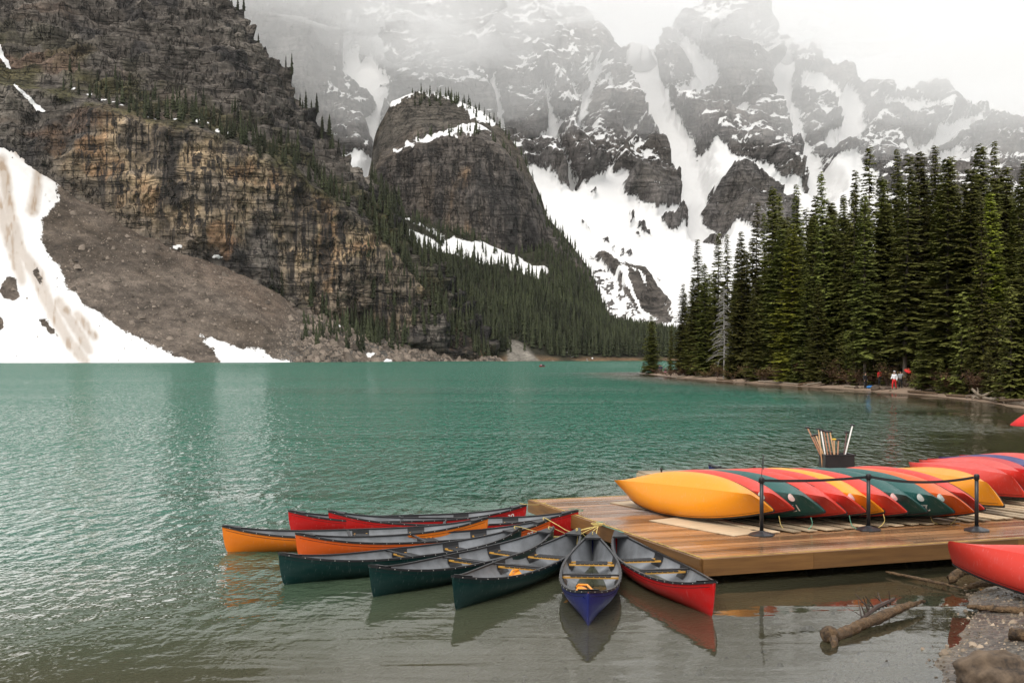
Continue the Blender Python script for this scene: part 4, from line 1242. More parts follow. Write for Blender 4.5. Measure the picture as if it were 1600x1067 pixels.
def strip(ts, prof):
    """prof(t) -> list of points (closed section); swept"""
    V, F, n = [], [], None
    for t in ts:
        q = prof(t); n = len(q); V += q
    for i in range(len(ts) - 1):
        for j in range(n): F.append((i * n + j, i * n + (j + 1) % n, (i + 1) * n + (j + 1) % n, (i + 1) * n + j))
    F.append(tuple(range(n))); F.append(tuple(range((len(ts) - 1) * n, len(ts) * n))[::-1])
    return V, F
def gunwale_mesh(side):
    def prof(t):
        p = sheer(t, side); o = .013 if abs(t) < .999 else .016; y = abs(p.y)
        yi, yo = max(y - .024, .001), y + o
        return [Vector((p.x, side * yo, p.z - .024)), Vector((p.x, side * yo, p.z + .010)), Vector((p.x, side * yi, p.z + .010)), Vector((p.x, side * yi, p.z - .016))]
    V, F = strip(TS, prof); return mesh_from('gunwale', V, F)
def deck_mesh(end):
    m_ = MB(); ts = [.875, .91, .94, .96, .98, 1.0]; V = []
    for t in ts:
        for s in (-1, 1):
            p = sheer(end * t, s); V.append((p.x, p.y * .99, p.z + .012 + (.018 if t < .9 else .012)))
    n = len(ts); F = [(2 * i, 2 * i + 1, 2 * i + 3, 2 * i + 2) for i in range(n - 1)]
    low = [(x, y, z - .03) for x, y, z in V]
    F += [tuple(2 * n + q for q in reversed(f)) for f in F] + [(0, 1, 2 * n + 1, 2 * n)]
    return mesh_from('end_deck', V + low, F)
def half_width(t, z, inset=.014):
    best = 0
    for k in range(60):
        p = hull_p(t, math.pi / 2 * k / 59, inset)
        if p.z <= z: best = p.y
    return best
def bar(m_, t, z, w, h, off=0.0):
    y = half_width(t, z) + .004
    m_.box((CL / 2 * t + off, 0, z), (w, 2 * y, h))
HULL, INNER = hull_mesh(), hull_mesh(.014, .987)
GUN = [gunwale_mesh(s) for s in (-1, 1)]
DECK = [deck_mesh(s) for s in (-1, 1)]
SEAT_T = (.03, .46)
def seat_meshes(t):
    rails = MB()
    for off in (-.115, .115): bar(rails, t, .265, .028, .026, off)
    web = MB(); y = half_width(t, .265) * .72
    for k in range(7): web.box((CL / 2 * t, (-1 + 2 * (k + .5) / 7) * y, .281), (.27, 2 * y / 7 * .82, .012))
    for k in range(4): web.box((CL / 2 * t - .09 + .06 * k, 0, .2855), (.045, 2 * y, .006))
    hang = []
    for s in (-1, 1):
        m_ = MB(); V = []
        for tt in (t - .065, t - .02, t + .02, t + .065):
            for ph in (.56, .74, .88, .985): V.append(hull_p(tt, s * math.pi / 2 * ph, .022))
        F = [(i * 4 + j, (i + 1) * 4 + j, (i + 1) * 4 + j + 1, i * 4 + j + 1) for i in range(3) for j in range(3)]
        hang.append(mesh_from('seat_hanger', V, F if s < 0 else [f[::-1] for f in F]))
    return rails.mesh('seat_frame'), web.mesh('webbing'), hang
SEATS = [seat_meshes(t) for t in SEAT_T]
tw = MB(); bar(tw, -.07, .338, .05, .022); THW = tw.mesh('thwart')
rv = MB()
for t in np.arange(-.95, .951, .095):
    for s in (-1, 1):
        p = sheer(t, s); rv.box((p.x, p.y + s * .0145, p.z - .008), (.011, .006, .011))
RIV = rv.mesh('rivets')
def groove_mesh(side):
    V, F = [], []
    for t in TS:
        if abs(t) > .985: continue
        hs = sheer(t, side).z
        for dz in (.066, .074):
            lo, hi = 0.0, 1.0
            for _ in range(18):
                md = (lo + hi) / 2
                if hull_p(t, side * math.pi / 2 * md).z < hs - dz: lo = md
                else: hi = md
            p = hull_p(t, side * math.pi / 2 * lo); V.append(Vector((p.x, p.y + side * .003, p.z)))
    for i in range(len(V) // 2 - 1): F.append((2 * i, 2 * i + 1, 2 * i + 3, 2 * i + 2))
    return mesh_from('hull_groove', V, F)
GRV = [groove_mesh(s) for s in (-1, 1)]

def hull_mat(name, rgb, rough=.34):
    m, nt, b = new_mat(name)
    n = noise_node(nt, (1.5, 5, 9), 6, .65, 'obj'); n2 = noise_node(nt, (30, 8, 8), 3, .6, 'obj')
    c = mix_rgb(nt, maprange(nt, n, .35, .75, 0, .16), (*rgb, 1), tuple(min(1, x * .5 + .10) for x in rgb))
    sc = maprange(nt, n2, .60, .70, 0, .30)
    c = mix_rgb(nt, sc, c, tuple(x * .6 + .22 for x in rgb))
    nt.links.new(c, b.inputs['Base Color'])
    nt.links.new(maprange(nt, n, .3, .7, rough - .08, rough + .12), b.inputs['Roughness'])
    bump(nt, b, n, .2, .004)
    b.inputs['Specular IOR Level'].default_value = .28
    return m
HC = {'red': hull_mat('red_hull', (.50, .008, .008)), 'orange': hull_mat('orange_hull', (.80, .20, .012)), 'deep orange': hull_mat('deep_orange_hull', (.68, .105, .012)),
      'green': hull_mat('dark_green_hull', (.002, .027, .025)), 'blue': hull_mat('blue_hull', (.012, .018, .14)), 'yellow': hull_mat('yellow_orange_hull', (.84, .30, .01)), 'faded green': hull_mat('skylit_green_hull', (.014, .085, .076), .42), 'faded red': hull_mat('skylit_red_hull', (.62, .045, .028), .42), 'white': hull_mat('white_hull', (.7, .68, .64)), 'pale red': hull_mat('skylit_pale_red_hull', (.62, .04, .025))}  # lighter greens and reds: sky light on upturned hulls put into the colour
M_inner = plain('grey_inner_hull', (.19, .20, .215), .5, .4, 2.2)
M_black = plain('black_vinyl', (.016, .016, .018), .45, .2, 8)
M_webb = plain('black_webbing', (.02, .02, .022), .8, .2, 20)
M_ash = plain('varnished_ash', (.62, .33, .06), .4, .15, 6)
M_rivet = plain('bright_rivet', (.65, .63, .58), .4, .1, 30)
M_groove = plain('hull_groove_dark', (.05, .01, .01), .6, .1, 30)
M_groove_b = plain('hull_groove_black', (.006, .012, .014), .6, .1, 30)
M_print = plain('white_print', (.78, .76, .72), .6, .15, 20)
hull_cache = {}
def text_on_hull(txt, t0, side, size, parent, zoff=.11, oval=True, flip=False):
    cu = bpy.data.curves.new('number', 'FONT'); cu.body = txt; cu.size = size; cu.align_x = 'CENTER'; cu.align_y = 'CENTER'
    cu.offset = size * .02
    to = bpy.data.objects.new('number_tmp', cu); col.objects.link(to)
    dg = bpy.context.evaluated_depsgraph_get(); me = bpy.data.meshes.new_from_object(to.evaluated_get(dg))
    bpy.data.objects.remove(to)
    bm = bmesh.new(); bm.from_mesh(me); bmesh.ops.triangulate(bm, faces=bm.faces)
    for _ in range(2): bmesh.ops.subdivide_edges(bm, edges=[e for e in bm.edges if e.calc_length() > .05], cuts=1)
    bm.to_mesh(me); bm.free()
    wrap(me, t0, side, zoff)
    for p in list(me.vertices): pass
    o = obj('number', me, M_print, parent)
    if oval:
        V = [(0, 0, 0)] + [(size * .42 * math.cos(a * .3927), size * .27 * math.sin(a * .3927), 0) for a in range(16)]
        F = [(0, 1 + k, 1 + (k + 1) % 16) for k in range(16)]
        mo = mesh_from('oval_badge', V, F)
        wrap(mo, t0, side, zoff + size * .9); obj('oval_badge', mo, M_print, parent)
    return o
def wrap(me, t0, side, zoff):
    for v in me.vertices:
        dx = v.co.x if side < 0 else -v.co.x
        t = t0 + dx / (CL / 2); hs = sheer(t, side).z
        zt = hs - zoff + v.co.y
        lo, hi = 0.0, 1.0
        for _ in range(20):
            md = (lo + hi) / 2
            if hull_p(t, side * math.pi / 2 * md).z < zt: lo = md
            else: hi = md
        p = hull_p(t, side * math.pi / 2 * lo)
        q1 = hull_p(t + .004, side * math.pi / 2 * lo); q2 = hull_p(t, side * math.pi / 2 * min(lo + .02, 1.0))
        nn = (q1 - p).cross(q2 - p); nn.normalize()
        if nn.y * side < 0: nn = -nn
        v.co = p + nn * .005
    me.update()

def canoe(colour, label, group, fittings=True, number=None, nside=-1, nt0=.86, oval=False, nsize=.15, nz=.15):
    root = empty('canoe'); tag(root, label, 'canoe', group)
    if colour not in hull_cache:
        h = HULL.copy(); h.materials.clear(); h.materials.append(HC[colour]); hull_cache[colour] = h
    hull = obj('hull', hull_cache[colour], None, root)
    for g_ in GRV:
        o = obj('hull_groove', g_, None, hull)
        if not len(g_.materials): g_.materials.append(M_groove)
        if colour in ('green', 'blue', 'faded green'):
            o.material_slots[0].link = 'OBJECT'; o.material_slots[0].material = M_groove_b
    obj('inner_hull', INNER, M_inner, root)
    for g_ in GUN: obj('gunwale', g_, M_black, root)
    for d_ in DECK: obj('end_deck', d_, M_black, root)
    obj('thwart', THW, M_black, root)
    if fittings:
        for rails, web, hang in SEATS:
            s = obj('seat', rails, M_ash, root); obj('webbing', web, M_webb, s)
            for h_ in hang: obj('seat_hanger', h_, M_black, s)
        tag(obj('rivets', RIV, M_rivet, root), kind='stuff')
    if number: text_on_hull(number, nt0, nside, nsize, hull, nz, oval)
    return root
def moor(near, far, **kw):
    """near / far: photograph pixels of the two gunwale tips; the canoe floats between them"""
    a, b = P(near[0], near[1], .50), P(far[0], far[1], .50)
    c = (a + b) / 2; d = b - a
    o = canoe(**kw); print('canoe length measured', round(d.length, 2))
    o.location = (c.x, c.y, -.075); o.rotation_euler = (random.uniform(-.012, .012), random.uniform(-.006, .006), math.atan2(d.y, d.x))
    f = min(max(d.length / 5.06, .93), 1.06); o.scale = (f, 1, 1)
    return o
G1 = 'canoes moored along the left side of the dock'
moored = [
    moor((450, 797), (823, 788), colour='red', label='red canoe with white 30 near its stern, farthest of the moored canoes', group=G1, number='30', nt0=.86),
    moor((513, 797), (904, 797), colour='red', label='red canoe between the one marked 30 and the orange canoes', group=G1),
    moor((347, 820), (763, 808), colour='orange', label='bright orange canoe reaching farthest left over the water', group=G1),
    moor((461, 833), (860, 809), colour='deep orange', label='deep orange canoe marked 27 behind the dark green canoes', group=G1, number='27', nt0=.80),
    moor((435, 865), (815, 822), colour='green', label='leftmost of the three dark green canoes', group=G1),
    moor((577, 882), (865, 824), colour='green', label='middle one of the three dark green canoes', group=G1),
    moor((707, 900), (905, 825), colour='green', label='dark green canoe nearest the blue canoe, yellow rope at its stern', group=G1),
    moor((919, 921), (926, 832), colour='blue', label='blue canoe pointing straight at the viewer with an orange bailer inside', group=G1),
    moor((1116, 908), (962, 829), colour='red', label='red canoe lying against the dock, rightmost of the moored canoes', group=G1)]
blue_c, green_c = moored[7], moored[6]

# orange bailers cut from jugs
M_bail = plain('orange_plastic', (.85, .30, .02), .4, .1, 8)
def bailer(can, t, y, rot, label):
    m_ = MB(); n = 10; V, F = [], []
    for i, (x, rr) in enumerate(((0, .035), (.05, .075), (.13, .095), (.22, .10), (.30, .10))):
        for k in range(n):
            a = math.pi * (k / (n - 1)) if i > 2 else 2 * math.pi * k / n
            V.append((x - (.10 * math.sin(a) if i == 4 else 0), rr * math.cos(a), .10 - rr * math.sin(a) if i > 2 else .10 + rr * math.sin(a) * .95))
    for i in range(4):
        for k in range(n - 1): F.append((i * n + k, i * n + k + 1, (i + 1) * n + k + 1, (i + 1) * n + k))
    F.append(tuple(range(n)))
    root = empty('bailer'); tag(root, label, 'bailer', 'orange bailers')
    obj('scoop', mesh_from('scoop', V, F), M_bail, root)
    h = MB(); h.tube([(-.02, 0, .1), (-.05, 0, .16), (.02, 0, .21), (.14, 0, .20), (.17, 0, .17)], .014, 6); h.build('handle', M_bail, root)
    bpy.context.view_layer.update()
    p = can.matrix_world @ Vector((CL / 2 * t, y, .03)); root.location = p; root.rotation_euler = (0, 0, rot)
    root.scale = (1.25,) * 3
bailer(blue_c, -.30, .02, 2.5, 'orange cut-jug bailer on the floor of the blue canoe')
bailer(green_c, -.16, .03, 1.0, 'orange cut-jug bailer on the floor of the nearest green canoe')

# ------------------------------------------------------------------ upturned canoes on the rack
def upturn(axis, tau, tip, zrest, shift=0.0, pitch=0.0, lenk=1.0, tipd=None, **kw):
    """axis: plan direction towards the near end; tau: lean of the keel towards the viewer; tip: pixel of the near gunwale tip"""
    a = Vector((axis[0], axis[1], pitch)).normalized(); side = Vector((axis[1], -axis[0], 0)).normalized()
    if side.y > 0: side = -side
    up = (Vector((0, 0, 1)) - a * a.z).normalized()
    n = (up * math.cos(tau) + side * math.sin(tau)).normalized()
    Zl = -n; Yl = Zl.cross(a).normalized()
    R = Matrix((a, Yl, Zl)).transposed().to_4x4()
    SC_ = Matrix.Diagonal((lenk, 1.04, 1.04, 1))
    pts = [R @ SC_ @ hull_p(t, ph) for t in TS for ph in PHS]
    zmin = min(p.z for p in pts); tz = (R @ SC_ @ Vector((CL / 2, 0, .56))).z - zmin + zrest
    T = P(tip[0], tip[1], tz) if tipd is None else Vector(((tip[0] - 800) / FPX * tipd, tipd, tz)); q = R @ SC_ @ Vector((CL / 2, 0, .56))
    o = canoe(fittings=False, **kw)
    o.matrix_world = Matrix.Translation((T.x - q.x, T.y - q.y, zrest - zmin)) @ R @ SC_
    return o
G2 = 'upturned canoes on the rack'
ZR = ZD + .044
axis = Vector((math.cos(math.radians(59)), -math.sin(math.radians(59)))).normalized()
tips = [(0, 'yellow', 'yellow-orange upturned canoe, first of the rack row and fully in view', None),
        (0, 'red', 'red upturned canoe numbered 31, second of the rack row', '31'),
        (.10, 'green', 'dark green upturned canoe numbered 17, leftmost green one on the rack', '17'),
        (0, 'red', 'red upturned canoe directly right of the leftmost green one on the rack', None),
        (-.12, 'red', 'red upturned canoe left of the yellow-orange one by the middle stanchion', None),
        (-.15, 'yellow', 'yellow-orange upturned canoe numbered 35 beside the middle stanchion', '35'),
        (-.05, 'red', 'red upturned canoe between the middle stanchion and the two green canoes', None),
        (-.15, 'green', 'left one of the two adjoining dark green upturned canoes, numbered 26', '26'),
        (-.05, 'green', 'right one of the two adjoining dark green upturned canoes, numbered 25', '25'),
        (0, 'deep orange', 'deep orange upturned canoe numbered 40 near the right end of the leaning row', '40'),
        (-.40, 'red', 'red upturned canoe at the right end of the leaning row, behind the last stanchion', None)]
tx = [1207, 1240, 1287, 1321, 1352, 1380, 1416, 1447, 1489, 1521, 1537]
T0 = P(1207, 802, .74)
for i, (sl, colr, lab, num) in enumerate(tips):
    dT = T0.y + .012 * i - sl; px_ = tx[i]
    py_ = HZ + FPX * (EYE - .74) / dT
    colr = {'red': 'faded red', 'green': 'faded green'}.get(colr, colr)  # rack hulls get the lighter copies with sky light in their colour
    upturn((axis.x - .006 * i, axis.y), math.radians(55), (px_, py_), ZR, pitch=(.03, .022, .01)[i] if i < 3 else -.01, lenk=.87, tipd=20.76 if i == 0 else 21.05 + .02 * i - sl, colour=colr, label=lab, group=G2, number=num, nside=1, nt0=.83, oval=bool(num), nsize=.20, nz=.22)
ax2 = Vector((.10, -1)).normalized()
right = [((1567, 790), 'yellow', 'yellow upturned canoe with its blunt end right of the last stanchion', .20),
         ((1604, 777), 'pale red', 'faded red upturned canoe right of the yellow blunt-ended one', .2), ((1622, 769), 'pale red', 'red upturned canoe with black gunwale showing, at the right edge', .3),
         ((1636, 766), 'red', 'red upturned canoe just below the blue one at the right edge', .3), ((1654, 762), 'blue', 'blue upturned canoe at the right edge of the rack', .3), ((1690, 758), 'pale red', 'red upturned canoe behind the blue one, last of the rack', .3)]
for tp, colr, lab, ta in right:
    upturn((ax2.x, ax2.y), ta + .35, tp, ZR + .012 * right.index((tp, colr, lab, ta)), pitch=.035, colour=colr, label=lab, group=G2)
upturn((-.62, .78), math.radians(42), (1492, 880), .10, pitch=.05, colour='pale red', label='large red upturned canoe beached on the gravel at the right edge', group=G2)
# small blue canoe moored behind the rack, white upturned boat
moor((1168, 729), (1296, 736), colour='blue', label='blue canoe moored behind the rack, only its tip showing', group='canoes moored behind the dock')
wc = canoe('white', 'white upturned canoe at the back of the dock, only a strip showing', G2, fittings=False)
wc.matrix_world = Matrix.Translation(((1535 - 800) / FPX * 27.4, 27.4, ZD + .575)) @ Matrix.Rotation(DROT, 4, 'Z') @ Matrix.Rotation(math.pi, 4, 'X')
o = canoe('red', 'far red canoe out on the lake with two paddlers', None); pc = P(847, 572.5, .1)
o.location = (pc.x, pc.y, -.08); o.rotation_euler = (0, 0, 1.1); FAR_CANOE = pc

# ================================================================== STANCHIONS AND BELT
M_post = plain('black_post', (.018, .018, .02), .4, .2, 10)
M_base = plain('rubber_base', (.03, .032, .036), .35, .25, 6)
def stanchion(px, py, label):
    p = P(px, py, ZD); root = empty('stanchion', (p.x, p.y, ZD + .001)); tag(root, label, 'stanchion', 'black belt stanchions')
    m_ = MB(); m_.lathe([(.235, 0), (.235, .02), (.20, .035), (.06, .075), (.045, .085)], 8); m_.build('base', M_base, root)
    m_ = MB(); m_.lathe([(.036, .08), (.036, .93)], 12); m_.build('post', M_post, root, True)
    m_ = MB(); m_.lathe([(.03, .93), (.046, .935), (.046, 1.02), (.038, 1.035), (.015, 1.04)], 12); h = m_.build('belt_head', M_post, root, True)
    m_ = MB()
    for k in range(4):
        a = k * math.pi / 2 + DROT; m_.box((.048 * math.cos(a), .048 * math.sin(a), .975), (.02, .02, .07), Matrix.Rotation(a, 3, 'Z'))
    m_.build('belt_clip', M_post, h)
    return root
s1 = stanchion(1190, 836, 'black belt stanchion at the left end, in front of the orange canoe')
s2 = stanchion(1357, 828, 'black belt stanchion in the middle of the three')
s3 = stanchion(1526, 829, 'black belt stanchion at the right end by the red square-ended canoe')
def belt(a, b, sag, label):
    pa, pb = a.location + Vector((0, 0, .975)), b.location + Vector((0, 0, .975)); V, F = [], []
    n = 16; d = (pb - pa).normalized(); nn = Vector((-d.y, d.x, 0)) * .0015; pa = pa + d * .055; pb = pb - d * .055
    for i in range(n + 1):
        t = i / n; q = pa.lerp(pb, t) - Vector((0, 0, sag * 4 * t * (1 - t)))
        for s in (-1, 1):
            for h in (-.024, .024): V.append(q + nn * s + Vector((0, 0, h)))
    for i in range(n):
        o = 4 * i; F += [(o, o + 4, o + 5, o + 1), (o + 2, o + 3, o + 7, o + 6), (o + 1, o + 5, o + 7, o + 3), (o, o + 2, o + 6, o + 4)]
    return tag(obj('barrier_belt', mesh_from('barrier_belt', V, F), M_post), label, 'belt', 'barrier belts')
belt(s1, s2, .03, 'black barrier belt from the left to the middle stanchion')
belt(s2, s3, .09, 'black sagging barrier belt from the middle to the right stanchion')
# thin sign frame on the left stanchion
m_ = MB(); q = s1.location
m_.tube([(0, 0, 1.03), (.012, .01, 1.2), (.035, .03, 1.42)], .006, 6)
M_sgn = plain('sign_plate', (.05, .05, .05), .5, .1, 5)
sg = empty('sign_frame', tuple(q)); tag(sg, 'thin upright sign frame seen edge-on atop the left stanchion', 'sign')
m_.build('rod', M_post, sg); m_ = MB(); m_.box((.035, .03, 1.31), (.010, .22, .26), Matrix.Rotation(-.18, 3, 'Z')); m_.build('plate', M_sgn, sg)

# ================================================================== PADDLE BIN
pb_ = P(1312, 745, ZD); pb_ = Vector((pb_.x, pb_.y, ZD))
d_b = 26.0; xb = (1307 - 800) / FPX * d_b; pb_ = Vector((xb, d_b, ZD))
bin_ = empty('paddle_bin', tuple(pb_), DROT - .25); tag(bin_, 'black plastic bin holding canoe paddles behind the upturned canoes', 'bin')
zt = EYE + (HZ - 709) / FPX * d_b - ZD
m_ = MB(); w, dpt, th = .66, .46, .02
for c, s in (((0, -dpt / 2, zt / 2), (w, th, zt)), ((0, dpt / 2, zt / 2), (w, th, zt)), ((-w / 2, 0, zt / 2), (th, dpt - th - .004, zt)), ((w / 2, 0, zt / 2), (th, dpt - th - .004, zt)), ((0, 0, .03), (w - .06, dpt - .06, .02))): m_.box(c, s)
M_bin = plain('black_bin_plastic', (.018, .017, .019), .35, .3, 3)
m_.build('walls', M_bin, bin_)
m_ = MB()
for c, s in (((0, -dpt / 2, zt - .01), (w + .06, .05, .03)), ((0, dpt / 2, zt - .01), (w + .06, .05, .03)), ((-w / 2, 0, zt - .01), (.05, dpt - .06, .03)), ((w / 2, 0, zt - .01), (.05, dpt - .06, .03))): m_.box(c, s)
m_.build('rim', M_bin, bin_)
M_pad = [plain('paddle_shaft_brown', (.36, .17, .09), .5, .2, 8), plain('paddle_shaft_white', (.72, .70, .66), .5, .1, 8), plain('paddle_shaft_dark', (.10, .04, .035), .5, .2, 8), plain('paddle_shaft_tan', (.48, .28, .14), .5, .2, 8)]
pads = [(1262, 669, 1281, 0, 'leftmost paddle, leaning far left, brown shaft'), (1275, 680, 1286, 3, 'short tan paddle just right of the leftmost one'), (1271, 681, 1284, 0, 'brown paddle leaning beside the leftmost one'), (1279, 671, 1283, 3, 'tan paddle behind the white one on the left'),
        (1283, 673, 1289, 1, 'white paddle in the left half of the bin'), (1287, 674, 1293, 0, 'brown paddle right of the left white paddle'), (1292, 675, 1298, 0, 'brown paddle near the bin middle'), (1297, 675, 1303, 3, 'tan paddle in the middle of the bin'),
        (1303, 687, 1304, 3, 'short tan paddle with yellow grip'), (1310, 688, 1309, 0, 'short upright brown paddle right of the middle'), (1323, 676, 1319, 2, 'dark shafted paddle beside the right white paddle'), (1332, 665, 1321, 1, 'tallest white paddle leaning right')]
M_grip_y = plain('yellow_grip', (.7, .45, .02), .4, .1, 8)
for px, py, bx, ci, lab in pads:
    off = random.uniform(-.15, .15)
    top = W(px, py, d_b + off); mid = W(bx, 709, d_b + off * .6); dirv = (mid - top).normalized()
    bot = top + dirv * 1.5
    if bot.z < ZD + .06: bot = top + dirv * ((top.z - ZD - .06) / -dirv.z)
    root = empty('paddle', tuple(bot)); tag(root, lab + ' standing in the bin', 'paddle', 'paddles in the bin')
    m_ = MB(); m_.tube([(0, 0, 0), tuple(top - bot)], .016, 8); m_.build('shaft', M_pad[ci], root, True)
    m_ = MB(); tt = top - bot; m_.tube([tt + Vector((-.055, 0, 0)), tt + Vector((-.03, 0, .012)), tt + Vector((.03, 0, .012)), tt + Vector((.055, 0, 0))], [.016, .022, .022, .016], 8); m_.build('grip', M_grip_y if 'yellow' in lab else M_black, root, True)
    m_ = MB(); L = (top - bot).length; u = (top - bot).normalized(); sx = Vector((1, 0, 0)).cross(u).normalized(); wx_ = u.cross(sx)
    m_.add([u * .0 + wx_ * .06, u * .0 - wx_ * .06, u * .40 - wx_ * .09, u * .5, u * .40 + wx_ * .09, u * .0 + wx_ * .06 + sx * .012, u * .0 - wx_ * .06 + sx * .012, u * .40 - wx_ * .09 + sx * .012, u * .5 + sx * .012, u * .40 + wx_ * .09 + sx * .012],
           [(0, 1, 2, 3, 4), (9, 8, 7, 6, 5), (0, 5, 6, 1), (1, 6, 7, 2), (2, 7, 8, 3), (3, 8, 9, 4), (4, 9, 5, 0)]); m_.build('blade', M_pad[ci], root)

# ================================================================== ROPES
M_rope = plain('yellow_rope', (.60, .46, .16), .8, .3, 40); M_rope_g = plain('green_rope', (.12, .32, .22), .8, .3, 40)
def rope(pts, label, group, mat=None, rad=.0075):
    P_ = [Vector(p) for p in pts]; out = []
    for i in range(len(P_) - 1):
        p0, p1, p2, p3 = P_[max(i - 1, 0)], P_[i], P_[i + 1], P_[min(i + 2, len(P_) - 1)]
        for k in range(6):
            t = k / 6; out.append(.5 * ((2 * p1) + (p2 - p0) * t + (2 * p0 - 5 * p1 + 4 * p2 - p3) * t * t + (3 * p1 - p0 - 3 * p2 + p3) * t ** 3))
    out.append(P_[-1]); m_ = MB(); m_.tube(out, rad, 6)
    return tag(m_.build('mooring_rope', mat or M_rope, None, True), label, 'rope', group)
bpy.context.view_layer.update()
def stern(c, t=.955, z=.60): return c.matrix_world @ Vector((CL / 2 * t, 0, z))
ring = P(934, 821, ZD + .03)
RG = 'ropes tying the canoes to the dock'
for c, lab, m_ in ((moored[3], 'yellow rope from the deep orange canoe to the dock', None), (moored[4], 'yellow rope from the leftmost green canoe', None), (moored[5], 'yellow rope from the middle green canoe', None), (moored[6], 'yellow rope from the nearest green canoe', None), (moored[7], 'yellow rope from the blue canoe to the dock edge', None)):
    a = stern(c); mid = a.lerp(ring, .5) - Vector((0, 0, .16 + .05 * (a - ring).length * .5))
    rope([a + Vector((0, -.03, -.06)), a, a.lerp(ring, .25) - Vector((0, 0, .1)), mid, a.lerp(ring, .8) - Vector((0, 0, .08)), ring + Vector((random.uniform(-.05, .05), random.uniform(-.05, .05), 0))], lab, RG)
a = stern(moored[8], .95); rope([a, a + Vector((.1, .15, -.05)), dk(-.02, 4.1, ZD), dk(.1, 4.1, ZD + .02)], 'green rope from the red canoe beside the dock', RG, M_rope_g)
a = stern(moored[0], .95); rope([a, a + Vector((.2, .05, -.03)), dk(-.03, 7.2, ZD - .02), dk(.12, 7.2, ZD + .02)], 'pale rope from the red canoe marked 30', RG)
a = stern(moored[1], .93); rope([a, a + Vector((.15, .0, .0)), a + Vector((.3, .1, -.05)), dk(-.03, 5.6, ZD), dk(.12, 5.6, ZD + .02)], 'pale green rope from the red canoe behind the orange ones', RG, M_rope_g)
a = stern(moored[6], .97); rope([a, a + Vector((0, -.1, -.12)), a + Vector((-.02, -.12, -.38))], 'loose yellow rope end hanging inside the nearest green canoe', RG)
# coil on the dock edge
pts = []
for k in range(26):
    an = k * .75; rr = .06 + .003 * k; pts.append((ring.x + rr * math.cos(an), ring.y + .05 + rr * .9 * math.sin(an), ZD + .016 + .0022 * k))
rope(pts, 'small yellow rope coil on the dock edge behind the blue canoe', RG)
# painter ends hanging from upturned canoes
for i, (px, py) in enumerate([(1217, 816), (1267, 818), (1327, 815), (1380, 813), (1452, 808), (1492, 808)]):
    a = P(px, py - 10, ZD + .25); rope([a, a + Vector((.02, -.02, -.12)), a + Vector((.05 * (-1) ** i, -.06, -.20)), a + Vector((.12 * (-1) ** i, -.10, -.235))], '%s loose rope end hanging from the rack canoes, from the left' % ordinal[i], 'rope ends under the rack canoes', (M_rope_g if i in (1, 2) else M_rope), .007)

# ================================================================== DRIFTWOOD, STONES
def bark_mat(name, a, b2):
    m, nt, b = new_mat(name)
    n = noise_node(nt, (9, 9, 9), 8, .7, dist=.8); n2 = noise_node(nt, (6, 6, 6), 5, .6); n3 = noise_node(nt, (40, 40, 40), 3, .6)
    c = mix_rgb(nt, maprange(nt, math_n(nt, 'ADD', math_n(nt, 'MULTIPLY', n, .6), math_n(nt, 'MULTIPLY', n2, .4)), .38, .6, 0, 1), (*a, 1), (*b2, 1))
    c = mix_rgb(nt, maprange(nt, n3, .35, .65, .0, .45), c, tuple(x * .35 for x in b2))
    nt.links.new(c, b.inputs['Base Color']); b.inputs['Roughness'].default_value = .8
    bump(nt, b, math_n(nt, 'ADD', n, n3), 1.0, .03)
    return m
M_drift = bark_mat('driftwood', (.02, .012, .007), (.21, .125, .058))
M_drift_w = bark_mat('bleached_driftwood', (.14, .11, .08), (.42, .34, .25))
def log(name, pts, rad, label, group=None, mat=None, cat='log', seed=0, n=12):
    r = random.Random(seed); P_ = [Vector(p) for p in pts]; out, rr = [], []
    for i in range(len(P_) - 1):
        for k in range(12):
            t = k / 12; out.append(P_[i].lerp(P_[i + 1], t) + Vector((r.gauss(0, .006), r.gauss(0, .006), r.gauss(0, .005))) * min(1, max(rad) / .07)); rr.append((rad[i] * (1 - t) + rad[i + 1] * t) * r.uniform(.95, 1.06))
    out.append(P_[-1]); rr.append(rad[-1]); m_ = MB(); m_.tube(out, rr, n)
    m_.v = [tuple(Vector(v) + Vector((r.gauss(0, .006), r.gauss(0, .006), r.gauss(0, .006))) * min(1, max(rad) / .07)) for v in m_.v]
    root = empty(name, tuple(P_[0])); tag(root, label, cat, group)
    o = m_.build('stem', mat or M_drift, root, True); o.matrix_parent_inverse = Matrix.Translation(-P_[0])
    return root
la, lb = P(1300, 996, .03), P(1445, 944, .06)
lg = log('driftwood_log', [la, la.lerp(lb, .3) + Vector((0, 0, .03)), la.lerp(lb, .7) + Vector((0, 0, .06)), lb + Vector((0, 0, .06))], [.072, .072, .058, .016], 'knobbly driftwood log floating in the shallows with twigs behind it', seed=4)
m_ = MB(); q = la
r = random.Random(8); bm = bmesh.new(); bmesh.ops.create_icosphere(bm, subdivisions=3, radius=.115)
vv = [Vector(v.co) for v in bm.verts]; ff = [[x.index for x in f.verts] for f in bm.faces]; bm.free()
nn = fbm(np.array([v.x * 9 for v in vv]), np.array([v.y * 9 for v in vv]), np.array([v.z * 9 for v in vv]), 3, 5)
m_.add([la + Vector((-.05, -.02, .05)) + v * (1 + .45 * nn[i]) for i, v in enumerate(vv)], ff)
o = m_.build('root_knob', M_drift, lg, True); o.matrix_parent_inverse = Matrix.Translation(-la)
m_ = MB(); nb = P(1297, 1008, .0); m_.tube([la + Vector((-.02, -.1, .02)), nb + Vector((.05, -.03, .03)), nb + Vector((.0, -.1, -.02))], [.06, .045, .01], 6); o = m_.build('broken_branch', M_drift, lg); o.matrix_parent_inverse = Matrix.Translation(-la)
tw_a, tw_b = P(1342, 972, .0), P(1398, 948, .0)
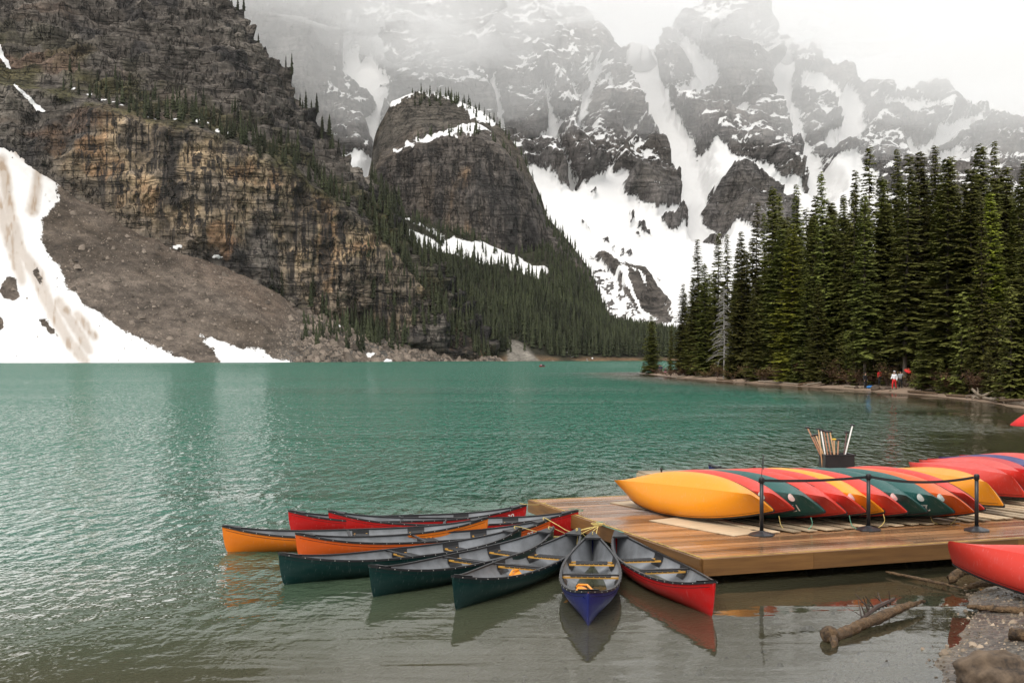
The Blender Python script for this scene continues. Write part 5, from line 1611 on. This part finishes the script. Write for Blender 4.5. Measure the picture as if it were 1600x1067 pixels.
br = empty('twig_branch', tuple(tw_a)); tag(br, 'dark branch with spiky twigs floating behind the driftwood log', 'branch')
m_ = MB(); m_.tube([tw_a + Vector((0, 0, .02)), tw_a.lerp(tw_b, .5) + Vector((0, .05, .09)), tw_b + Vector((0, 0, .12))], [.02, .035, .02], 6)
for k in range(9):
    t = .08 + .1 * k; p = tw_a.lerp(tw_b, t) + Vector((0, .02, .05)); m_.tube([p, p + Vector((random.uniform(-.28, .0), random.uniform(-.1, .1), random.uniform(.10, .26)))], [.014, .005], 4)
m_.tube([tw_a + Vector((.1, 0, .05)), P(1322, 948, .12)], [.008, .003], 4)
M_wetwood = plain('wet_dark_wood', (.05, .032, .024), .5, .4, 6)
o = m_.build('twigs', M_wetwood, br); o.matrix_parent_inverse = Matrix.Translation(-tw_a)
a, b = P(1384, 893, .05), P(1512, 920, .06); log('driftwood_pole', [a, a.lerp(b, .4), b], [.018, .03, .012], 'long thin pole floating below the dock edge', seed=6, n=7)
a, b = P(1507, 918, .07), P(1562, 909, .12); log('driftwood_log', [a, a.lerp(b, .5) + Vector((0, 0, .02)), b], [.03, .05, .06], 'short pale log under the bow of the beached red canoe', seed=7)
a, b = P(1483, 906, .05), P(1530, 892, .16); log('driftwood_stump', [a, a.lerp(b, .4) + Vector((0, 0, .08)), b], [.075, .07, .03], 'dark broken stump between dock and beached canoe', seed=9)
a, b = P(1512, 947, .05), P(1625, 957, .12); log('driftwood_log', [a, a.lerp(b, .5), b], [.025, .05, .055], 'flat pale log lying along the gravel edge below the red canoe', seed=10)
a, b = P(1579, 990, .16), P(1650, 997, .2); log('driftwood_log', [a, a.lerp(b, .5), b], [.07, .075, .08], 'cut yellow log end on the gravel at the right edge', seed=11)
# beach boulder
def boulder(loc, sz, seed, label, group=None, mat=None, sub=4, amp=.4):
    bm = bmesh.new(); bmesh.ops.create_icosphere(bm, subdivisions=sub, radius=1)
    v = np.array([tuple(x.co) for x in bm.verts]); f = np.array([[x.index for x in p.verts] for p in bm.faces]); bm.free()
    n = fbm(v[:, 0] * 1.3, v[:, 1] * 1.3, v[:, 2] * 1.3, 4, seed); st = np.round(fbm(v[:, 0] * 2.2, v[:, 1] * 2.2, v[:, 2] * 2.2, 2, seed + 3) * 4) / 4
    v = v * (1 + amp * n + .22 * st)[:, None] * np.array(sz)
    me = fast_mesh('boulder', v, f, False); o = obj('boulder', me, mat or M_stone); o.location = loc; o.rotation_euler = (0, 0, seed)
    return tag(o, label, 'boulder', group)
m, nt, b = new_mat('beach_boulder'); n = noise_node(nt, (6, 6, 6), 8, .65); vo = N(nt, 'ShaderNodeTexVoronoi'); vo.feature = 'DISTANCE_TO_EDGE'; vo.inputs['Scale'].default_value = 6
g = N(nt, 'ShaderNodeNewGeometry'); nt.links.new(g.outputs['Position'], vo.inputs['Vector'])
c = mix_rgb(nt, maprange(nt, n, .35, .65, 0, 1), (.05, .034, .022, 1), (.15, .105, .068, 1)); c = mix_rgb(nt, maprange(nt, n, .42, .36, 0, .8), c, (.035, .026, .02, 1)); nt.links.new(c, b.inputs['Base Color']); b.inputs['Roughness'].default_value = .85; bump(nt, b, n, .8, .02)
M_stone = m
p = P(1556, 1058, .15); boulder((p.x, p.y, .17), (.40, .32, .27), 3, 'rounded cracked brown boulder in the lower right corner')
M_stone2 = needle_mat('shore_stone', (.13, .10, .075), .5, .01)
shore_st = [(1338, 606, .5), (1345, 607, .4), (1352, 606, .45), (1368, 602, 1.0), (1381, 598, .6), (1388, 600, .55), (1391, 602, .3), (1362, 606, .3), (1205, 598, .35), (1195, 600, .3), (1222, 593, .5), (1212, 593, .35), (1560, 615, .5), (1580, 612, .6), (1590, 620, .5), (1572, 624, .4), (1597, 614, .5), (1548, 617, .4), (1512, 617, .35), (1532, 610, .4), (1150, 591, .3), (1165, 594, .3)]
for i, (px, py, s) in enumerate(shore_st):
    d = float(np.interp(px, SHORE_X, SHORE_D)) + 1.5 + (i % 3); x = (px - 800) / FPX * d
    lab = 'large pale boulder right of the blue bag on the far beach' if s == 1.0 else '%s small stone along the right shore, taken from the left' % (ordinal + ['twenty-first', 'twenty-second'])[sorted(range(22), key=lambda k: shore_st[k][0]).index(i)]
    boulder((x, d, gz1(x, d) + s * .15), (s * .6, s * .5, s * .42), 20 + i, lab, 'stones along the right shore', M_stone2, 2, .3)
# driftwood along the far beach
dl = [(1120, 594, 1145, 595, 0), (1185, 598, 1215, 600, 0), (1200, 592, 1262, 596, 0), (1248, 600, 1272, 596, 1), (1262, 596, 1283, 588, 1), (1320, 603, 1345, 604, 0), (1420, 606, 1465, 610, 0), (1520, 617, 1556, 617, 0), (1530, 621, 1556, 622, 0), (1480, 612, 1530, 613, 0), (1575, 630, 1612, 623, 0), (1548, 626, 1566, 623, 0), (1555, 606, 1600, 612, 1), (1058, 587, 1070, 587, 0)]
for i, (x0, y0, x1, y1, k) in enumerate(dl):
    d0 = float(np.interp(x0, SHORE_X, SHORE_D)) + 1.2 + .8 * (i % 3); d1 = float(np.interp(x1, SHORE_X, SHORE_D)) + 1.6 + .8 * (i % 2)
    a = Vector(((x0 - 800) / FPX * d0, d0, 0)); b = Vector(((x1 - 800) / FPX * d1, d1, 0)); a.z = gz1(a.x, a.y) + .12; b.z = gz1(b.x, b.y) + .12 + (.35 if k else 0)
    log('driftwood_log', [a, a.lerp(b, .5), b], [.13, .12, .07], '%s driftwood log on the far right-hand beach, from the left' % ordinal[sorted(range(len(dl)), key=lambda q: dl[q][0]).index(i)], 'driftwood on the far beach', M_drift_w if i % 3 else M_drift, seed=30 + i, n=7)
rx_ = P(1527, 619, .1); d = 94.0; x = (1528 - 800) / FPX * d; z = gz1(x, d)
rw = empty('root_wad', (x, d, z)); tag(rw, 'white forked root wad on the far beach below the right trees', 'driftwood')
m_ = MB(); m_.tube([(.5, 0, .2), (0, 0, .45), (-.5, 0, .95)], [.16, .15, .10], 7); m_.build('stem', M_drift_w, rw, True)
for pts, rr in (([(0, 0, .4), (.05, .1, .75), (-.02, .1, 1.05)], [.10, .08, .05]), ([(.3, 0, .3), (.8, .2, .5), (1.3, .1, .75)], [.14, .12, .07]), ([(-.2, 0, .3), (-.6, -.2, .1)], [.09, .04])):
    m_ = MB(); m_.tube(pts, rr, 6); m_.build('root', M_drift_w, rw, True)
# beach pebbles and sunken stones: past counting
r = np.random.default_rng(5)
pp = np.column_stack([r.uniform(2.5, 12.5, 30000), r.uniform(9.5, 20.0, 30000)]); s_ = land_sd(pp[:, 0], pp[:, 1])
pp = pp[(s_ > -5) & (s_ < 1.2)][:9000]; S = np.minimum(.014 + r.pareto(2.6, len(pp)) * .012, .085)
z, _ = ground_z(pp[:, 0], pp[:, 1])
M_pebb = needle_mat('pebbles', (.24, .205, .165), .5, .01)
tag(obj('beach_pebbles', rubble('beach_pebbles', np.column_stack([pp, z]), np.array(S)), M_stone2), 'grey-brown pebbles covering the gravel beach in the lower right', 'pebbles', kind='stuff')
pp = np.column_stack([r.uniform(-9, 6.5, 420), r.uniform(9.5, 18.5, 420)]); z, s_ = ground_z(pp[:, 0], pp[:, 1])
S = np.clip(.03 + r.pareto(2.2, 420) * .03, .03, .26); keep = s_ > .2
tag(obj('sunken_stones', rubble('sunken_stones', np.column_stack([pp, z])[keep], S[keep] * np.array(1.0)), M_stone2), 'stones lying on the lake bed in the clear shallows', 'stones', kind='stuff')

# ================================================================== PEOPLE
M_skin = plain('skin', (.50, .30, .21), .6, .1, 10)
M_hair = plain('dark_hair', (.02, .014, .010), .7, .2, 10)
def cloth(name, rgb): return plain(name, rgb, .85, .2, 6)
CLO = {k: cloth(k + '_cloth', v) for k, v in dict(white=(.75, .75, .78), red=(.60, .02, .02), black=(.015, .015, .018), grey=(.30, .32, .33), blue=(.03, .16, .42), navy=(.02, .025, .05), pink=(.55, .22, .28), green=(.10, .28, .22)).items()}
def skin_obj(name, verts, edges, rad, mat, parent, root=0, sub=1):
    me = bpy.data.meshes.new(name); me.from_pydata([tuple(v) for v in verts], edges, [])
    o = obj(name, me, mat, parent); mod = o.modifiers.new('skin', 'SKIN'); mod.use_smooth_shade = True
    for i, sv in enumerate(me.skin_vertices[0].data):
        q = rad[i]; sv.radius = (q, q) if not hasattr(q, '__len__') else q; sv.use_root = (i == root)
    ss = o.modifiers.new('sub', 'SUBSURF'); ss.levels = sub; ss.render_levels = sub
    return o
def person(loc, rz, pose, top, bottom, label, hood=None, scale=1.0, group=None, hat=None):
    """pose: dict of joints in metres, x right, -y forward, feet at z = 0"""
    J = dict(pel=(0, 0, .95), chest=(0, 0, 1.30), neck=(0, 0, 1.48), head=(0, -.02, 1.60), crown=(0, -.01, 1.73), shl=(-.19, 0, 1.42), shr=(.19, 0, 1.42), ell=(-.25, .02, 1.14), elr=(.25, .02, 1.14), wrl=(-.26, -.08, .90), wrr=(.26, -.08, .90),
             hdl=(-.26, -.12, .82), hdr=(.26, -.12, .82), hil=(-.10, 0, .90), hir=(.10, 0, .90), knl=(-.11, -.02, .50), knr=(.11, -.02, .50), anl=(-.11, .02, .09), anr=(.11, .02, .09), tol=(-.12, -.15, .035), tor=(.12, -.15, .035))
    J.update(pose); K = list(J); ix = {k: i for i, k in enumerate(K)}; V = [Vector(J[k]) for k in K]
    E = [('pel', 'chest'), ('chest', 'neck'), ('neck', 'head'), ('head', 'crown'), ('chest', 'shl'), ('chest', 'shr'), ('shl', 'ell'), ('shr', 'elr'), ('ell', 'wrl'), ('elr', 'wrr'), ('wrl', 'hdl'), ('wrr', 'hdr'), ('pel', 'hil'), ('pel', 'hir'), ('hil', 'knl'), ('hir', 'knr'), ('knl', 'anl'), ('knr', 'anr'), ('anl', 'tol'), ('anr', 'tor')]
    R = dict(pel=(.13, .10), chest=(.14, .10), neck=.055, head=(.078, .095), crown=(.06, .075), shl=.062, shr=.062, ell=.045, elr=.045, wrl=.032, wrr=.032, hdl=(.035, .025), hdr=(.035, .025), hil=.085, hir=.085, knl=.058, knr=.058, anl=.042, anr=.042, tol=.035, tor=.035)
    root = empty('person', loc, rz); root.scale = (scale,) * 3; tag(root, label, 'person', group)
    ed = lambda L: [(ix[a], ix[b]) for a, b in L]
    body = skin_obj('body', V, ed(E), [R[k] for k in K], M_skin, root, ix['pel'], 2)
    def piece(name, keys, edges, grow, mat, rk):
        kk = {k: i for i, k in enumerate(keys)}; rr = []
        for k in keys:
            q = R[k]; rr.append((q[0] + grow, q[1] + grow) if hasattr(q, '__len__') else q + grow)
        return skin_obj(name, [Vector(J[k]) for k in keys], [(kk[a], kk[b]) for a, b in edges], rr, mat, root, kk[rk], 2)
    piece('jacket', ['pel', 'chest', 'shl', 'shr', 'ell', 'elr', 'wrl', 'wrr'], [('pel', 'chest'), ('chest', 'shl'), ('chest', 'shr'), ('shl', 'ell'), ('shr', 'elr'), ('ell', 'wrl'), ('elr', 'wrr')], .035, top, 'pel')
    piece('trousers', ['pel', 'hil', 'hir', 'knl', 'knr', 'anl', 'anr'], [('pel', 'hil'), ('pel', 'hir'), ('hil', 'knl'), ('hir', 'knr'), ('knl', 'anl'), ('knr', 'anr')], .022, bottom, 'pel')
    for s in ('l', 'r'): piece('shoe', ['an' + s, 'to' + s], [('an' + s, 'to' + s)], .016, CLO['black'], 'an' + s)
    h = Vector(J['head']); c = Vector(J['crown'])
    bm = bmesh.new(); bmesh.ops.create_uvsphere(bm, u_segments=14, v_segments=9, radius=1)
    vs = [Vector((v.co.x * .108, v.co.y * .125, v.co.z * .12)) for v in bm.verts]; fs = [[x.index for x in f.verts] for f in bm.faces if not (f.calc_center_median().y < -.45 and f.calc_center_median().z < .35)]; bm.free()
    obj('hood' if hood else 'hair', mesh_from('hair', [h + (c - h) * .55 + v * (1.15 if hood else 1) + Vector((0, .015, .02)) for v in vs], fs, True), hood or M_hair, root)
    m_ = MB(); fz = h + Vector((0, -.095, .045)); m_.add([fz + Vector((-.015, 0, -.02)), fz + Vector((.015, 0, -.02)), fz + Vector((0, -.03, -.025)), fz + Vector((0, .0, .03))], [(0, 2, 3), (2, 1, 3), (0, 1, 2)]); m_.build('nose', M_skin, root)
    return root
def beach_spot(px, d):
    x = (px - 800) / FPX * d; return (x, d, gz1(x, d))
d0 = float(np.interp(1398, SHORE_X, SHORE_D)) + 4.2
walk = dict(knl=(-.11, -.22, .52), anl=(-.11, -.20, .10), tol=(-.12, -.38, .05), knr=(.11, .03, .50), anr=(.11, .20, .12), tor=(.12, .08, .03), wrl=(-.25, -.22, 1.05), hdl=(-.22, -.32, 1.04))
person(beach_spot(1397.5, d0), -.7, walk, CLO['white'], CLO['red'], 'person in white hooded jacket and red trousers walking on the far beach', hood=CLO['white'], scale=1.08)
loc = beach_spot(1407, d0 + .8)
arm_up = dict(elr=(.30, -.18, 1.30), wrr=(.20, -.30, 1.52), hdr=(.18, -.32, 1.58))
person(loc, -.4, {**walk, **arm_up}, CLO['grey'], CLO['black'], 'person in pale grey jacket carrying a red umbrella on the far beach', scale=1.02)
def umbrella(base, rad, height, label, stick=1.1, nrib=8, tilt=(0, 0), flat=.32):
    root = empty('umbrella', base); root.rotation_euler = (tilt[0], tilt[1], 0); tag(root, label, 'umbrella', 'red umbrellas')
    V, F = [(0, 0, height)], []; rings = 5; n = nrib * 4
    for i in range(1, rings + 1):
        t = i / rings
        for k in range(n):
            a = 2 * math.pi * k / n; sc = 1 - .07 * abs(math.sin(a * nrib / 2)) * t
            V.append((rad * t * math.cos(a) * sc, rad * t * math.sin(a) * sc, height - rad * flat * 2 * t ** 1.7 * .62))
    for k in range(n): F.append((0, 1 + k, 1 + (k + 1) % n))
    for i in range(rings - 1):
        for k in range(n): F.append((1 + i * n + k, 1 + (i + 1) * n + k, 1 + (i + 1) * n + (k + 1) % n, 1 + i * n + (k + 1) % n))
    o = obj('canopy', mesh_from('canopy', V, F, True), CLO['red'], root); sm = o.modifiers.new('thick', 'SOLIDIFY'); sm.thickness = .004
    m_ = MB(); m_.tube([(0, 0, height + .05), (0, 0, height - stick)], .009, 6); m_.tube([(0, 0, height - stick), (0, 0, height - stick - .12)], .017, 6); m_.build('shaft', M_post, root)
    m_ = MB()
    for k in range(nrib):
        a = 2 * math.pi * k / nrib; m_.tube([(rad * .5 * math.cos(a), rad * .5 * math.sin(a), height - rad * flat * .2 - .03), (0, 0, height - .35)], .004, 4)
    m_.build('stays', M_post, root)
    return root
umbrella((loc[0] + .05, loc[1] - .2, loc[2] - .05), .50, 2.45, 'red umbrella held by the person in grey on the far beach', tilt=(.5, .2), flat=.45)
crouch = dict(pel=(0, .05, .62), chest=(0, -.12, .95), neck=(0, -.2, 1.12), head=(0, -.24, 1.23), crown=(0, -.25, 1.36), shl=(-.19, -.16, 1.06), shr=(.19, -.16, 1.06), ell=(-.24, -.3, .84), elr=(.24, -.3, .84), wrl=(-.16, -.46, .72), wrr=(.16, -.46, .72), hdl=(-.12, -.52, .68), hdr=(.12, -.52, .68),
              hil=(-.1, .04, .58), hir=(.1, .04, .58), knl=(-.14, -.34, .50), knr=(.14, -.34, .50), anl=(-.12, -.14, .09), anr=(.12, -.14, .09), tol=(-.13, -.32, .035), tor=(.13, -.32, .035))
d1 = float(np.interp(1352, SHORE_X, SHORE_D)) + 2.6
person(beach_spot(1352, d1), .6, {}, CLO['black'], CLO['black'], 'person in black clothes standing beside the blue bag on the far beach')
p = beach_spot(1360, d1 - .5); m_ = MB(); m_.lathe([(.12, 0), (.25, .04), (.28, .16), (.22, .27), (.10, .31)], 10); o = m_.build('bag_body', CLO['blue'], None, True)
bg_ = empty('duffel_bag', p); tag(bg_, 'bright blue bag on the far beach beside the person in black', 'bag'); o.parent = bg_; o.scale = (1.6, 1, 1)
m_ = MB(); m_.tube([(-.2, 0, .26), (-.1, 0, .42), (.1, 0, .42), (.2, 0, .26)], .02, 6); m_.build('strap', CLO['navy'], bg_)
d2 = float(np.interp(1375, SHORE_X, SHORE_D)) + 9
person(beach_spot(1375, d2), .3, {}, CLO['red'], CLO['black'], 'person in red jacket half hidden among the young spruces', scale=1.05)
tip_d = 243
for px, dd, pose, tp, bt, lab, rz in ((1013.5, 4, {}, CLO['red'], CLO['grey'], 'person in red jacket standing below the lone spruce at the point tip', 1.0), (1030.5, 8, {}, CLO['black'], CLO['black'], 'left one of two people in black standing at the point tip', .2), (1033, 9, {}, CLO['navy'], CLO['black'], 'right one of two people in black standing at the point tip', -.4), (1039, 7, crouch, CLO['black'], CLO['pink'], 'person in black crouching at the point tip', .5)):
    d = float(np.interp(px, SHORE_X, SHORE_D)) + dd; person(beach_spot(px, d), rz, pose, tp, bt, lab)
# paddlers
for k, (off, rgb, lab) in enumerate(((-.9, 'pink', 'front paddler in pale top in the far red canoe'), (.9, 'black', 'rear paddler in black in the far red canoe'))):
    sit = dict(pel=(0, 0, .12), chest=(0, 0, .47), neck=(0, 0, .65), head=(0, -.02, .77), crown=(0, -.01, .90), shl=(-.19, 0, .59), shr=(.19, 0, .59), ell=(-.27, -.12, .38), elr=(.27, -.12, .38), wrl=(-.2, -.32, .36), wrr=(.2, -.32, .30), hdl=(-.16, -.38, .36), hdr=(.16, -.38, .28), hil=(-.1, 0, .10), hir=(.1, 0, .10), knl=(-.14, -.42, .24), knr=(.14, -.42, .24), anl=(-.12, -.62, .0), anr=(.12, -.62, .0), tol=(-.12, -.76, -.04), tor=(.12, -.76, -.04))
    c = Vector((math.cos(1.1) * off, math.sin(1.1) * off, 0)); person((FAR_CANOE.x + c.x, FAR_CANOE.y + c.y, .17), 1.1 - math.pi / 2 + math.pi, sit, CLO[rgb], CLO['navy'], lab)
# person with red umbrella at the right edge of the dock
d = 21.3; x = (1627 - 800) / FPX * d
hold = dict(ell=(-.36, -.06, 1.22), wrl=(-.20, -.26, 1.36), hdl=(-.14, -.30, 1.40), elr=(.27, -.02, 1.14), wrr=(.10, -.25, 1.10), hdr=(.03, -.27, 1.12))
person((x, d, ZD + .003), .35, hold, CLO['black'], CLO['navy'], 'person in black jacket at the right picture edge under a red umbrella')
umbrella((x - .02, d - .25, ZD), .66, 2.26, 'large red umbrella whose corner shows at the right picture edge', flat=.42)

# ================================================================== AIR
def vol_mat(name, dens, rgb=(1, 1, 1)):
    m = bpy.data.materials.new(name); m.use_nodes = True
    nt = m.node_tree; nt.nodes.clear()
    o = nt.nodes.new('ShaderNodeOutputMaterial'); v = nt.nodes.new('ShaderNodeVolumePrincipled')
    v.inputs['Color'].default_value = (*rgb, 1); v.inputs['Density'].default_value = dens; v.inputs['Anisotropy'].default_value = .3
    nt.links.new(v.outputs[0], o.inputs['Volume'])
    return m
mb = MB(); mb.box((0, 2050, 640), (7200, 5300, 1320))
hz_o = mb.build('haze', vol_mat('haze_air', .00001, (.98, .985, 1)))
tag(hz_o, 'thin pale mist over the lake and the mountains', 'haze', kind='stuff')

# low cloud: its ragged underside hangs round the peaks
nx, ny = 110, 70
cx = np.linspace(-1500, 2700, nx); cyy = np.linspace(1500, 3900, ny)
CX, CY = np.meshgrid(cx, cyy)
base = 425 + 70 * fbm(CX * .003, CY * .003, 0 * CX, 4, 501) + 40 * fbm(CX * .012, CY * .012, 0 * CX, 3, 503)
azp = 800 + CX / CY * FPX
base = base - 20 * np.exp(-((azp - 620) / 160) ** 2) + 60 * sstep(540, 420, azp)
top = base + 330 + 60 * fbm(CX * .004, CY * .004, 0 * CX + 9, 3, 507)
edge_f = np.minimum(np.minimum(np.arange(nx)[None, :], nx - 1 - np.arange(nx)[None, :]) / 8, np.minimum(np.arange(ny)[:, None], ny - 1 - np.arange(ny)[:, None]) / 6)
ef = sstep(0, 1, edge_f)
mid = (base + top) / 2
b_ = mid + (base - mid) * np.maximum(ef, .001); t_ = mid + (top - mid) * np.maximum(ef, .001) + .5
V = np.concatenate([np.stack([CX, CY, b_], -1).reshape(-1, 3), np.stack([CX, CY, t_], -1).reshape(-1, 3)])
F1 = grid_faces(ny, nx)[:, ::-1]; F2 = grid_faces(ny, nx) + nx * ny
i = np.arange(nx * ny).reshape(ny, nx); q = nx * ny
rim = np.concatenate([i[0, :], i[1:, -1], i[-1, -2::-1], i[-2:0:-1, 0]])
rn = np.roll(rim, -1)
F3 = np.stack([rim, rn, rn + q, rim + q], 1)
me = fast_mesh('low_cloud', V, np.concatenate([F1, F2, F3]), True)
tag(obj('low_cloud', me, vol_mat('cloud_vapour', .00098)), 'pale low cloud layer hiding the tops of the snowy peaks', 'cloud', kind='stuff')

def cloud_bank(spec):
    """thicker lumps of cloud"""
    Vs, Fs, o = [], [], 0
    for (px, py, d, rx, ry, rz, seed) in spec:
        c = np.array(W(px, py, d))
        bm = bmesh.new(); bmesh.ops.create_icosphere(bm, subdivisions=5, radius=1)
        v = np.array([tuple(x.co) for x in bm.verts]); f = np.array([[x.index for x in p.verts] for p in bm.faces]); bm.free()
        n = fbm(v[:, 0] * 1.6, v[:, 1] * 1.6, v[:, 2] * 1.6, 5, seed, .55)
        v = v * (1 + .55 * n)[:, None] * np.array([rx, ry, rz]) + c
        Vs.append(v); Fs.append(f + o); o += len(v)
    return fast_mesh('cloud_bank', np.concatenate(Vs), np.concatenate(Fs), True)
spec = [(620, 25, 2150, 190, 200, 75, 1), (735, 45, 2250, 150, 180, 60, 2), (680, 75, 2050, 120, 150, 40, 3), (800, 5, 2350, 200, 200, 55, 4), (530, -10, 2150, 160, 180, 60, 5),
        (1190, 20, 2500, 160, 160, 60, 6), (1010, 10, 2500, 190, 180, 70, 7), (1330, 52, 2700, 210, 180, 60, 8), (1490, 100, 2800, 200, 180, 50, 9), (1120, -10, 2550, 200, 200, 60, 12), (700, -40, 2100, 400, 250, 70, 10), (1250, -20, 2500, 420, 260, 80, 11)]
tag(obj('cloud_bank', cloud_bank(spec), vol_mat('cloud_bank_vapour', .0032)), 'thicker white cloud wrapped round the highest summits', 'cloud', kind='stuff')
